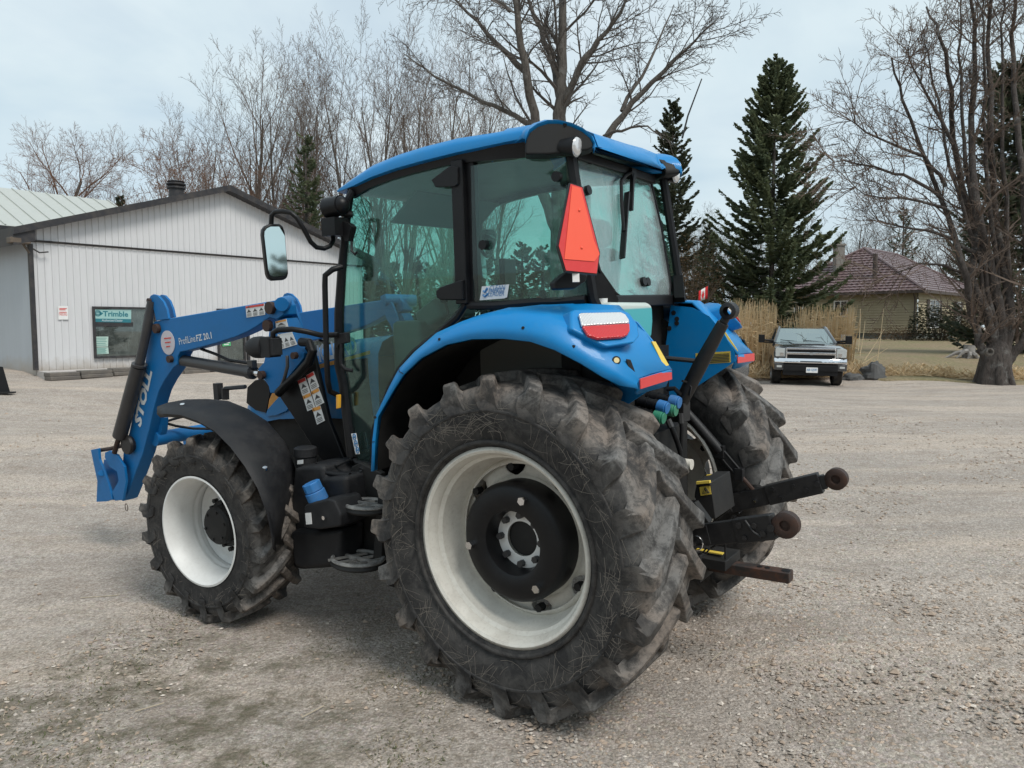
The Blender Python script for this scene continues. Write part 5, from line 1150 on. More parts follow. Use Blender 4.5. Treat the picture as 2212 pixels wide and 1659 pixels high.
# ================================================================== PICKUP AND CAR
TRK = paint('pickup_grey', (.065, .067, .072), .2, .5, dirt=.10, dirtcol=(.12, .12, .12), coat=1.0)
CHR2 = paint('bright_chrome', (.80, .80, .82), .08, 1, dirt=.04)
WGL = gmat('windscreen_glass', (.22, .30, .31), .06, (.2, .25, .26), .10, .5)
TYR = paint('car_tyre', (.014, .014, .014), .8, dirt=.3); ALU = paint('alloy', (.42, .42, .43), .3, .8, dirt=.3)
HLM = paint('headlamp', (.55, .58, .58), .1, .3, dirt=.1, coat=1)
def car_wheel(par, x, y, r, w, s, name='wheel'):
    e = empty(name, (x, y, r), par)
    mb = MB(); mb.lathe([(-w/2, r*.62), (-w/2, r*.9), (-w*.4, r), (w*.4, r), (w/2, r*.9), (w/2, r*.62)], (0, 0, 0), (0, 1, 0), 28); mb.build('tyre', TYR, e, 40)
    mb = MB(); mb.lathe([(s*w*.48, r*.63), (s*w*.40, r*.58), (s*w*.2, r*.5), (s*w*.25, r*.2), (s*w*.36, r*.16), (s*w*.36, 0)], (0, 0, 0), (0, 1, 0), 24)
    for k in range(6): a = k*pi/3; mb.bar((r*.15*cos(a), s*w*.32, r*.15*sin(a)), (r*.56*cos(a), s*w*.38, r*.56*sin(a)), .05, .04, (0, 1, 0))
    mb.build('wheel_disc', ALU, e, 40)
PK = empty('pickup_truck', (8.72, 22.75, 0)); PK.location.z = gz(8.72, 22.75)-.03
PK.rotation_euler = (radians(-1.2), 0, atan2(-.934, -.357)+radians(7))
tag(PK, 'dark grey pickup truck with chrome grille facing the camera in front of dry reeds', 'pickup')
HB = 1.02                                             # half width; x runs backwards as negative
def sec(x, z0, z1, zs, hw, hwt): return [V((x, y, z)) for y, z in ((hw-.03, z0), (hw, z0+.15), (hw, zs), (hw-.03, z1-.06), (hwt, z1), (hwt*.5, z1+.02), (0, z1+.025), (-hwt*.5, z1+.02), (-hwt, z1), (-hw+.03, z1-.06), (-hw, zs), (-hw, z0+.15), (-hw+.03, z0))]
rows = [sec(.02, .62, 1.02, .86, .90, .78), sec(-.03, .56, 1.13, .9, .97, .80), sec(-.25, .48, 1.18, .95, HB-.01, .84), sec(-.9, .46, 1.22, 1.0, HB, .88), sec(-1.50, .46, 1.25, 1.0, HB, .90), sec(-3.2, .46, 1.20, 1.0, HB-.01, .92), sec(-5.6, .46, 1.20, 1.0, HB-.01, .92), sec(-5.7, .5, 1.15, 1.0, .95, .9)]
mb = MB(); mb.loft(rows); n = 13; mb.f.append(tuple(range(n))); mb.m.append(0); mb.f.append(tuple(range(len(mb.v)-1, len(mb.v)-n-1, -1))); mb.m.append(0)
mb.prism([(-.35, .42, 1.21), (-.35, -.42, 1.21), (-1.35, -.52, 1.27), (-1.35, .52, 1.27)], (0, 0, .03))
mb.build('body', TRK, PK, 50)
cab = [[V((-1.45, y, 1.23)) for y in (.90, -.90)], [V((-2.25, y, 1.70)) for y in (.70, -.70)], [V((-2.5, y, 1.73)) for y in (.70, -.70)], [V((-3.6, y, 1.71)) for y in (.70, -.70)], [V((-3.95, y, 1.22)) for y in (.88, -.88)]]
mb = MB(); mb.loft(cab[1:4]); 
for s in (1, -1):
    i = 0 if s > 0 else 1
    mb.tube([cab[k][i] for k in range(3)], .05, 6); mb.tube([cab[2][i], cab[3][i], cab[4][i]], .05, 6); mb.bar((-2.75, s*.90, 1.22), (-2.75, s*.71, 1.70), .09, .05, (1, 0, 0))
mb.bar((-1.45, .9, 1.24), (-1.45, -.9, 1.24), .08, .03); mb.build('cab_roof', TRK, PK, 40)
mb = MB(); mb.add([(-1.47, .88, 1.25), (-1.47, -.88, 1.25), (-2.24, -.69, 1.69), (-2.24, .69, 1.69)], [(0, 1, 2, 3)]); mb.build('windscreen', WGL, PK, 0)
for s in (1, -1):
    mb = MB(); mb.add([(-1.6, s*.9, 1.24), (-2.3, s*.71, 1.68), (-3.58, s*.71, 1.68), (-3.9, s*.88, 1.24)], [(0, 1, 2, 3)]); mb.build('side_window', WGL, PK, 0)
mb = MB(); mb.box((-2.7, 0, .95), (2.3, 1.6, .5)); mb.box((-2.3, .4, 1.3), (.2, .5, .5)); mb.box((-2.3, -.4, 1.3), (.2, .5, .5)); mb.box((-2.6, 0, .55), (5.4, 1.5, .2)); mb.build('cabin_interior', BLACK, PK, 30)
mb = MB(); mb.bar((-1.50, .55, 1.285), (-1.52, -.05, 1.33), .03, .02); mb.bar((-1.50, -.15, 1.285), (-1.52, -.72, 1.33), .03, .02); mb.build('wipers', BLACK, PK, 0)
mb = MB(); 
for z0, z1, o in ((1.075, 1.125, .045), (.93, 1.0, .075), (.775, .81, .05)): mb.box((o-.0, 0, (z0+z1)/2), (.08, 1.36, z1-z0))
for s in (1, -1): mb.box((.03, s*.675, .95), (.08, .045, .33))
mb.build('grille_frame', CHR2, PK, 30, bevel=.012)
for z in (1.04, .868):
    mb = MB(); mb.box((.025, 0, z), (.04, 1.30, .10)); g = mb.build('grille', BLACK, PK, 0)
mb = MB(); mb.prism([(.118, y, z) for y, z in ((.125, .985), (.04, .985), (.04, 1.0), (-.04, 1.0), (-.04, .985), (-.115, .985), (-.125, .945), (-.04, .945), (-.04, .925), (.04, .925), (.04, .945), (.115, .945))], (.012, 0, 0)); mb.build('emblem', ALU, PK, 0)
for s in (1, -1):
    mb = MB(); mb.prism([(.0, s*y, z) for y, z in ((.71, 1.10), (.93, 1.12), (.985, 1.08), (.975, .86), (.71, .86))], (.035, 0, 0)); h = mb.build('headlight', HLM, PK, 30, bevel=.01)
    mb = MB(); mb.box((.04, s*.80, .93), (.012, .1, .1)); mb.build('lamp_reflector', CHR2, h, 0)
    mb = MB(); mb.box((.085, s*.865, .575), (.02, .14, .06)); mb.build('fog_light', HLM, PK, 30)
mb = MB(); pr = [(.82, .0), (.805, .06), (.75, .09), (.69, .085), (.665, .04), (.66, .0)]
mb.loft([[V((o+.03-max(0, abs(y)-.7)*.45, y, z)) for z, o in pr] for y in (-1.01, -.98, -.85, -.7, -.3, .3, .7, .85, .98, 1.01)]); mb.build('front_bumper', CHR2, PK, 40, solid=.02)
mb = MB(); mb.box((.045, 0, .545), (.12, 1.42, .15)); mb.box((.10, 0, .735), (.06, .6, .035)); mb.box((-.05, 0, .40), (.2, 1.5, .16)); mb.build('air_dam', BLACK, PK, 30, bevel=.01)
mb = MB(); mb.box((.122, .04, .455+.03), (.01, .32, .155)); p = mb.build('number_plate', WHITE, PK, 0)
mb = MB(); write(mb, 'AB·12597', V((.129, -.105, .455)), V((.129, .185, .455)), .075, (1, 0, 0), bold=.02); mb.build('plate_lettering', INKBLUE, p, 0)
for s in (1, -1): mb = MB(); mb.box((.0, s*.86, .565), (.13, .28, .20)); mb.build('bumper_corner', TRK, PK, 30, bevel=.02)
for s in (1, -1):
    mb = MB(); mb.box((-1.55, s*1.28, 1.36), (.14, .18, .25)); mb.tube([(-1.6, s*.92, 1.30), (-1.57, s*1.2, 1.32)], .035, 6); mb.tube([(-1.6, s*.92, 1.25), (-1.57, s*1.2, 1.25)], .03, 6); mb.build('tow_mirror', BLACK, PK, 30, bevel=.03)
    mb = MB(); mb.lathe([(0, .50), (.01, .44)], (-.95, s*HB, .40), (0, s, 0), 24); mb.build('wheel_arch', BLACK, PK, 0)
    for x in (-.95, -4.6): car_wheel(PK, x, s*.87, .40, .27, s)
mb = MB(); mb.box((-.02, 0, .42), (.05, 1.3, .06)); mb.build('skid_plate', BLACK, PK, 0)
# car mostly hidden behind the tractor's far mudguard
CAR = empty('parked_car', (6.05, 23.6, 0)); CAR.location.z = gz(6.0, 23.6); CAR.rotation_euler.z = radians(-8)
tag(CAR, 'grey car parked behind the tractor, mostly hidden, left of the pickup', 'car')
GRC = paint('car_grey', (.16, .165, .17), .25, .4, dirt=.15, coat=.8)
def sec2(x, z0, z1, hw): return [V((x, y, z)) for y, z in ((hw-.05, z0), (hw, z0+.2), (hw, z1-.25), (hw-.05, z1-.08), (hw-.18, z1), (0, z1+.02), (-hw+.18, z1), (-hw+.05, z1-.08), (-hw, z1-.25), (-hw, z0+.2), (-hw+.05, z0))]
rows = [sec2(1.02, .35, .62, .70), sec2(.98, .28, .78, .82), sec2(.7, .25, .88, .88), sec2(.0, .25, .98, .90), sec2(-2.6, .25, 1.0, .90), sec2(-3.3, .3, .95, .85)]
mb = MB(); mb.loft(rows); mb.f.append(tuple(range(11))); mb.m.append(0); mb.f.append(tuple(range(len(mb.v)-1, len(mb.v)-12, -1))); mb.m.append(0); mb.build('body', GRC, CAR, 50)
mb = MB(); mb.loft([[V((.0, .80, .97)), V((.0, -.80, .97))], [V((-.75, .62, 1.42)), V((-.75, -.62, 1.42))], [V((-2.2, .62, 1.45)), V((-2.2, -.62, 1.45))], [V((-3.0, .78, .98)), V((-3.0, -.78, .98))]])
for s in (1, -1): mb.add([(.0, s*.80, .97), (-.75, s*.62, 1.42), (-2.2, s*.62, 1.45), (-3.0, s*.78, .98)], [(0, 1, 2, 3)])
mb.build('car_glazing', WGL, CAR, 20)
mb = MB(); mb.prism([(-.78, .60, 1.425), (-.78, -.60, 1.425), (-2.18, -.60, 1.455), (-2.18, .60, 1.455)], (0, 0, .03)); mb.build('car_roof', GRC, CAR, 30, bevel=.01)
for x in (.30, -2.4):
    for s in (1, -1): car_wheel(CAR, x, s*.80, .33, .21, s)
for s in (1, -1):
    mb = MB(); mb.prism([(.90, s*.5, .66), (.90, s*.82, .68), (.80, s*.86, .80), (.88, s*.5, .76)], (.1, 0, 0)); mb.build('headlight', HLM, CAR, 30)
# small things on the far side of the yard
q = W(14, 757, 225, 27.0)
mb = MB(); mb.box(q, (.34, .10, .46)); wb = mb.build('notice_board', WHITE, None, 0, bevel=.01); tag(wb, 'small white board on a post seen beside the pickup mirror', 'sign')
mb = MB(); mb.box((q.x, q.y+.02, q.z-.16), (.30, .09, .07)); mb.build('board_band', paint('board_green', (.10, .2, .16), .7), wb, 0).location.y = -.06
mb = MB(); mb.cyl((q.x, q.y+.08, gz(q.x, q.y)), (q.x, q.y+.08, q.z+.2), .03, 8); mb.build('board_post', IRON, wb, 0)
a = W(10, 848, 1215, 30); FP = empty('flag_pole', (a.x, a.y, gz(a.x, a.y))); tag(FP, 'thin pole flying a small red and white maple leaf flag beyond the tractor', 'flag')
mb = MB(); mb.cyl((0, 0, 0), (0, 0, a.z-FP.location.z), .016, 6); mb.build('pole', CYLGREY, FP, 0)
REDF = paint('flag_red', (.62, .02, .025), .8, dirt=.05)
f0, f1, f2, f3 = [W(10, x, y, 30)-FP.location for x, y in ((846, 1236), (806, 1258), (804, 1305), (845, 1290))]
def FL(u, v, o=0): p = (f0*(1-u)+f1*u)*(1-v)+(f3*(1-u)+f2*u)*v; p.y += .03*sin(u*5)-o; return p
for nm, u0, u1, mt in (('flag_red_band', 0, .26, REDF), ('flag_field', .26, .74, WHITE), ('flag_red_band', .74, 1, REDF)):
    mb = MB(); rows = [[FL(u0+(u1-u0)*i/4, j/3) for j in range(4)] for i in range(5)]; mb.loft(rows); mb.build(nm, mt, FP, 60, solid=.006)
lf = ((.5, .12), (.45, .28), (.38, .24), (.40, .46), (.33, .38), (.31, .45), (.24, .44), (.28, .56), (.25, .60), (.40, .74), (.39, .82), (.49, .79), (.49, .93), (.51, .93), (.51, .79), (.61, .82), (.60, .74), (.75, .60), (.72, .56), (.76, .44), (.69, .45), (.67, .38), (.60, .46), (.62, .24), (.55, .28))
for o in (.014,): mb = MB(); mb.prism([FL(.5+(u-.5)*.62, v, o) for u, v in lf], (0, -.004, 0)); mb.build('flag_leaf', REDF, FP, 0)
def rock(name, c, sz, seed, mat, lab, cat):
    mb = MB(); mb.ball((0, 0, 0), 1, 12); r = []
    for x, y, z in mb.v:
        d = V((x, y, z)); k = 1+.38*mnoise.noise(d*1.6+V((seed, 0, 0)))+.20*mnoise.noise(d*4+V((seed, 3, 0)))+.06*mnoise.noise(d*9+V((seed, 1, 0))); z = max(z, -.35)
        r.append((x*k*sz[0], y*k*sz[1], z*k*sz[2]))
    mb.v = r; o = mb.build(name, mat, None, 12); o.location = c; tag(o, lab, cat); return o
ROCK = paint('boulder_stone', (.085, .085, .085), .9, dirt=.5, dirtcol=(.16, .16, .155), scale=4, bumpy=.5)
b = W(14, 978, 540, 24.6); rock('boulder', (b.x, b.y, gz(b.x, b.y)+.16), (.40, .34, .38), 3, ROCK, 'large grey boulder at the yard edge right of the pickup', 'boulder')
b = W(14, 812, 535, 24.6); rock('boulder', (b.x, b.y, gz(b.x, b.y)+.04), (.34, .26, .18), 9, ROCK, 'low flat stone between the pickup and the large boulder', 'boulder')
# stump
b = W(14, 1760, 365, 30.5); ST = MB(); z0 = gz(b.x, b.y)
ST.tube([(b.x, b.y, z0-.1), (b.x, b.y, z0+.35), (b.x+.03, b.y, z0+.62)], [.30, .22, .20], 9)
for dx, dy, h in ((-.95, .1, .1), (-.6, -.2, .18), (.45, -.1, .0), (.2, -.3, .02), (-.25, -.3, 0)): ST.tube([(b.x, b.y, z0+.40), (b.x+dx*.5, b.y+dy, z0+.20+h), (b.x+dx, b.y+dy, z0+.02+h*.5)], [.12, .08, .02], 6)
tag(ST.build('tree_stump', paint('grey_wood', (.27, .255, .24), .9, dirt=.6, dirtcol=(.07, .06, .05), scale=7), None, 40), 'weathered grey stump with spreading roots on the lawn', 'stump')
# lattice aerial tower beside the spruce
a = W(10, 1276, 640, 44); z0 = gz(a.x, a.y); AT = empty('aerial_mast', (a.x, a.y, z0)); tag(AT, 'thin lattice television mast with a long horizontal aerial beside the tall spruce', 'mast')
mb = MB(); H_ = a.z-z0
for k in range(3): an = k*2*pi/3; mb.cyl((.16*cos(an), .16*sin(an), 0), (.10*cos(an), .10*sin(an), H_), .014, 4)
for i in range(int(H_/.4)):
    for k in range(3): a0, a1 = k*2*pi/3, (k+1)*2*pi/3; mb.tube([(.15*cos(a0), .15*sin(a0), i*.4), (.15*cos(a1), .15*sin(a1), i*.4+.4)], .008, 3, False)
mb.build('mast', CYLGREY, AT, 0)
e = W(10, 1415, 620, 44)-AT.location; s_ = W(10, 1235, 650, 44)-AT.location; mb = MB(); mb.bar(s_, e, .03, .03); mb.bar(s_-V((0, 0, .12)), e-V((0, 0, .02)), .02, .02)
for k in range(14): p = s_.lerp(e, k/13); mb.bar(p+V((0, -.5+.02*k, 0)), p+V((0, .5-.02*k, 0)), .012, .012)
mb.build('aerial', CYLGREY, AT, 0)

# ================================================================== TREES
def bark(nm, c0, c1, c2):
    m, t, b = nmat(nm); v = coords(t, (1, 1, .22)); f = noise(t, v, 16, 8, .75, .6); l = noise(t, coords(t), 3.2, 7, .7)
    c = mix(t, ramp(t, f, ((.38, 1), (.55, 0))), c0, c1); c = mix(t, ramp(t, l, ((.54, 0), (.66, .8))), c, c2); t.links.new(c, b.inputs['Base Color']); b.inputs['Roughness'].default_value = .95; bump(t, b, f, .9, .05); return m
BARK = bark('grey_bark', (.13, .115, .10), (.06, .05, .043), (.20, .19, .175)); BARKD = bark('dark_bark', (.075, .062, .055), (.03, .025, .022), (.17, .165, .155))
TWIG = paint('twig_brown', (.125, .090, .070), .9, dirt=.2, scale=1); TWIGR = paint('twig_red', (.15, .082, .055), .9, dirt=.2, scale=1); TWIGP = paint('twig_grey', (.10, .088, .08), .9, dirt=.2, scale=1)
def rand_perp(rng, d):
    a = d.orthogonal().normalized(); b = d.cross(a); g = rng.uniform(0, 2*pi); return a*cos(g)+b*sin(g)
class Tree:
    def __init__(s, seed, levels, rmin=.008): s.rng = random.Random(seed); s.L = levels; s.trunk = MB(); s.crown = MB(); s.rmin = rmin
    def grow(s, p, d, length, r, lev):
        L = s.L[lev]; rng = s.rng; n = L.get('seg', 5); pts = [p]; rs = [r]; d = d.normalized(); dirs = [d]
        for i in range(n):
            d = (d + rand_perp(rng, d)*L.get('wob', .12)*rng.random() + V((0, 0, L.get('up', .05)))).normalized()
            pts.append(pts[-1]+d*(length/n)); dirs.append(d); rs.append(max(s.rmin*.6, r*(1-(i+1)/n*L.get('taper', .75))))
        mb = s.trunk if lev == 0 else s.crown
        mb.tube(pts, rs, 7 if lev == 0 else (5 if lev == 1 else 3), lev == 0)
        if lev+1 >= len(s.L): return
        q = s.L[lev+1]; k = q['n'] if isinstance(q['n'], int) else max(1, int(q['n']*length)); g = rng.uniform(0, 6.28)
        for j in range(k):
            t = q.get('t0', .25)+(1-q.get('t0', .25))*((j+rng.random())/k); x = t*n; i = min(n-1, int(x)); f = x-i
            pp = pts[i].lerp(pts[i+1], f); dd = dirs[min(i+1, n)]; a = dd.orthogonal().normalized(); b = dd.cross(a); g += 2.4+rng.uniform(-.5, .5)
            side = a*cos(g)+b*sin(g); an = radians(q.get('ang', 42)+rng.uniform(-12, 12))
            ln = length*q.get('len', .5)*(1-.55*max(0, t-.3))*rng.uniform(.65, 1.15); rr = max(s.rmin, (rs[i]*(1-f)+rs[i+1]*f)*q.get('rad', .5))
            s.grow(pp, dd*cos(an)+side*sin(an), ln, rr, lev+1)
    def build(s, name, loc, lab, cat='tree', group=None, bark=None, twig=None):
        r = empty(name, loc); tag(r, lab, cat, group)
        s.trunk.build('trunk', bark or BARK, r, 60); s.crown.build('crown', twig or TWIG, r, 60); return r
def base(z, x, d): q = W(z, x, 1000, d); return V((q.x, q.y, gz(q.x, q.y)-.05))
def zat(z, y, d): return (CY-.07*F_PX-px(z, 0, y)[1])/F_PX*d+HC
def vase(seed, H, r, stems=1, lev=None, fan=.1, wide=1.0):
    lev = lev or [dict(seg=8, wob=.10, up=.03, taper=.86), dict(n=14, len=.52*wide, ang=28, t0=.12, rad=.5, seg=7, wob=.14, up=.12, taper=.85), dict(n=9, len=.45, ang=34, t0=.15, rad=.5, seg=5, wob=.18, up=.09), dict(n=7, len=.45, ang=36, t0=.15, rad=.55, seg=3, wob=.2, up=.06), dict(n=3, len=.5, ang=36, t0=.2, rad=.6, seg=2, wob=.2, up=.04)]
    t = Tree(seed, lev)
    for k in range(stems):
        g = 2*pi*k/stems+seed; d = V((cos(g)*fan, sin(g)*fan, 1)); t.grow(V((cos(g)*r*.6, sin(g)*r*.6, 0)) if stems > 1 else V((0, 0, 0)), d, H*t.rng.uniform(.86, 1), r*(1 if stems == 1 else .8), 0)
    return t
VA = vase(1, 16, .26, 3, fan=.16); VB = vase(2, 15, .23, 2, fan=.12, wide=.9); VC = vase(3, 14, .27, 1, wide=1.15)
GRP = 'bare trees behind the shop roof'
def put(src, name, loc, sc_, rz, lab, group=None, tw=None):
    o = copy_tree(src); o.name = name; o.location = loc; o.scale = (sc_[0], sc_[0], sc_[1]); o.rotation_euler.z = rz; tag(o, lab, 'tree', group)
    if tw:
        for ch in o.children:
            if ch.name.startswith('crown'): ch.material_slots[0].link = 'OBJECT'; ch.material_slots[0].material = tw
    return o
def place(src, z, x, ytop, d, rz, lab, group=None, tw=None, w=1.0, H=15.0, first=False):
    b = base(z, x, d); h = zat(z, ytop, d)-b.z; zz = sorted(v.co.z for v in [c for c in src.children if c.name.startswith('crown')][0].data.vertices); k = h/zz[int(len(zz)*.998)]
    if first: src.location = b; src.scale = (k*w, k*w, k); src.rotation_euler.z = rz; tag(src, lab, 'tree', group); return src
    return put(src, 'bare_tree', b, (k*w, k), rz, lab, group, tw)
ta = VA.build('bare_tree', (0, 0, 0), ''); tb = VB.build('bare_tree', (0, 0, 0), ''); tc_ = VC.build('bare_tree', (0, 0, 0), '')
place(ta, 9, 1270, 190, 40, .3, 'tall bare vase-shaped tree rising over the right slope of the shop roof', GRP, first=True, w=.9, H=16.5)
place(tb, 9, 1560, 60, 42, 1.0, 'tall bare tree with fine upright twigs just left of the tractor roof', GRP, first=True, H=15.3)
place(tc_, 9, 1080, 215, 46, 2.0, 'slender bare tree behind the shop roof ridge', GRP, first=True, H=13.5)
place(ta, 9, 1730, 80, 38, 2.5, 'bare multi-stemmed tree seen over the front of the tractor roof', GRP, w=.9, H=16.5)
place(tb, 9, 860, 350, 50, 4.0, 'small bare tree leaning over the left slope of the shop roof', GRP, H=15.3, w=.9)
place(ta, 9, 1960, 120, 45, 1.4, 'bare tree right behind the middle of the tractor roof', GRP, H=16.5, w=1.0)
place(tb, 9, 1350, 230, 44, 3.3, 'bare tree rising behind the dark narrow conifer', GRP)
place(tb, 9, 2120, 200, 52, 2.2, 'bare tree farthest back behind the tractor cab', GRP, H=15.3)
# reddish bushy trees low behind the ridge
red = vase(5, 8, .14, 3, [dict(seg=6, wob=.25, up=.0, taper=.8), dict(n=9, len=.6, ang=55, t0=.2, rad=.5, seg=6, wob=.3, up=.05), dict(n=8, len=.5, ang=48, t0=.15, rad=.5, seg=4, wob=.3, up=.03), dict(n=8, len=.5, ang=45, t0=.1, rad=.55, seg=3, wob=.3), dict(n=4, len=.5, ang=40, rad=.6, seg=2)], fan=.5)
rt = red.build('bare_tree', (0, 0, 0), '', twig=TWIGR); place(rt, 9, 860, 640, 37, 0, 'low reddish bushy bare tree behind the shop roof left of the vent', None, first=True, H=8.6, w=.72)
place(rt, 9, 960, 600, 43, 1, 'taller reddish bare tree directly behind the roof vent', None, w=.75)
place(rt, 9, 1075, 690, 40, 2, 'low reddish bare tree behind the shop ridge right of the vent', None, H=8.6, w=.7)
wil = vase(6, 11, .32, 1, [dict(seg=6, wob=.15, up=.0, taper=.7), dict(n=16, len=.70, ang=50, t0=.25, rad=.5, seg=7, wob=.28, up=.09), dict(n=11, len=.5, ang=45, t0=.2, rad=.5, seg=5, wob=.3, up=.06), dict(n=9, len=.5, ang=40, t0=.1, rad=.55, seg=3, wob=.28, up=.04), dict(n=5, len=.55, ang=32, rad=.6, seg=3, wob=.2, up=.02)])
wt = wil.build('willow_tree', (0, 0, 0), '', twig=TWIGR); place(wt, 9, 185, 545, 62, .8, 'round headed bare willow with reddish twigs above the pale shed roof', None, first=True, H=13.0, w=.85)
# great tree behind the cab
bt = Tree(12, [dict(seg=8, wob=.10, up=.02, taper=.72), dict(n=9, len=.62, ang=40, t0=.30, rad=.55, seg=9, wob=.20, up=.07, taper=.85), dict(n=9, len=.40, ang=44, t0=.15, rad=.45, seg=6, wob=.28, up=.03), dict(n=8, len=.42, ang=46, t0=.1, rad=.5, seg=4, wob=.3, up=.02), dict(n=6, len=.45, ang=44, t0=.15, rad=.55, seg=3, wob=.3)], .009)
D4 = 24.0; bb_ = base(10, 212, D4)
def T4(x, y, dd=0): return W(10, x, y, D4+dd)-bb_
def limb(tree, pts, r0, r1, lev, kids, klen, seg=3):
    rng = tree.rng; P = []; 
    for i in range(len(pts)-1):
        for k in range(seg): P.append(pts[i].lerp(pts[i+1], k/seg)+V((rng.uniform(-1, 1), rng.uniform(-1, 1), rng.uniform(-1, 1)))*.05)
    P.append(pts[-1]); n = len(P); tree.trunk.tube(P, [r0+(r1-r0)*i/(n-1) for i in range(n)], 8)
    for j in range(kids):
        i = rng.randrange(n//4, n-1); d = (P[i+1]-P[i]).normalized(); an = radians(rng.uniform(25, 65)); s_ = rand_perp(rng, d)
        tree.grow(P[i], d*cos(an)+s_*sin(an)+V((0, 0, .15)), klen*rng.uniform(.5, 1.1), max(.018, (r0+(r1-r0)*i/n)*.38), lev)
bt.trunk.tube([(0, 0, -.1), T4(205, 1200), T4(205, 800)], [.36, .3, .25], 10)
limb(bt, [T4(205, 800), T4(205, 560), T4(215, 350), T4(225, 150), T4(222, -150), T4(240, -450)], .25, .05, 2, 16, 2.6)
limb(bt, [T4(200, 1020), T4(130, 820), T4(105, 560), T4(70, 330, -.5), T4(30, 120, -.8), T4(5, -60, -1), T4(-60, -350)], .19, .05, 2, 15, 2.4)
limb(bt, [T4(205, 420), T4(180, 270, .8), T4(120, 130, 1.2), T4(60, -40, 1.5), T4(-20, -300, 2)], .13, .03, 2, 12, 2.2)
limb(bt, [T4(212, 480), T4(300, 270, -.8), T4(370, 180, -1), T4(470, 60, -1.4), T4(540, -100, -1.8)], .12, .025, 2, 13, 2.2)
limb(bt, [T4(380, 640, 1), T4(440, 540, 1), T4(560, 400, .8), T4(700, 260, .6), T4(790, 180, .4), T4(880, 90, .2)], .13, .012, 2, 18, 2.0)
limb(bt, [T4(470, 480, 1), T4(560, 330, 1.6), T4(640, 170, 2), T4(700, 20, 2.2)], .07, .012, 2, 9, 1.8)
limb(bt, [T4(200, 700), T4(300, 680, .6), T4(380, 640, 1)], .16, .13, 2, 2, 1.2)
limb(bt, [T4(400, 590, .8), T4(480, 560, .3), T4(590, 545, 0), T4(650, 600, -.2)], .06, .01, 3, 7, 1.2)
limb(bt, [T4(120, 560), T4(20, 500, .4), T4(-120, 440, .6), T4(-330, 330, .8), T4(-470, 230, 1)], .10, .012, 2, 12, 2.0)
limb(bt, [T4(60, 320), T4(-60, 190, .4), T4(-190, 50, .8), T4(-330, -80, 1)], .10, .015, 2, 12, 2.1)
limb(bt, [T4(-10, 40), T4(-120, -30, -.6), T4(-300, -60, -1), T4(-480, -30, -1)], .06, .012, 2, 9, 1.8)
bt.build('bare_tree', bb_, 'large bare maple with thick forked limbs directly behind the tractor cab', bark=BARK, twig=TWIGP)
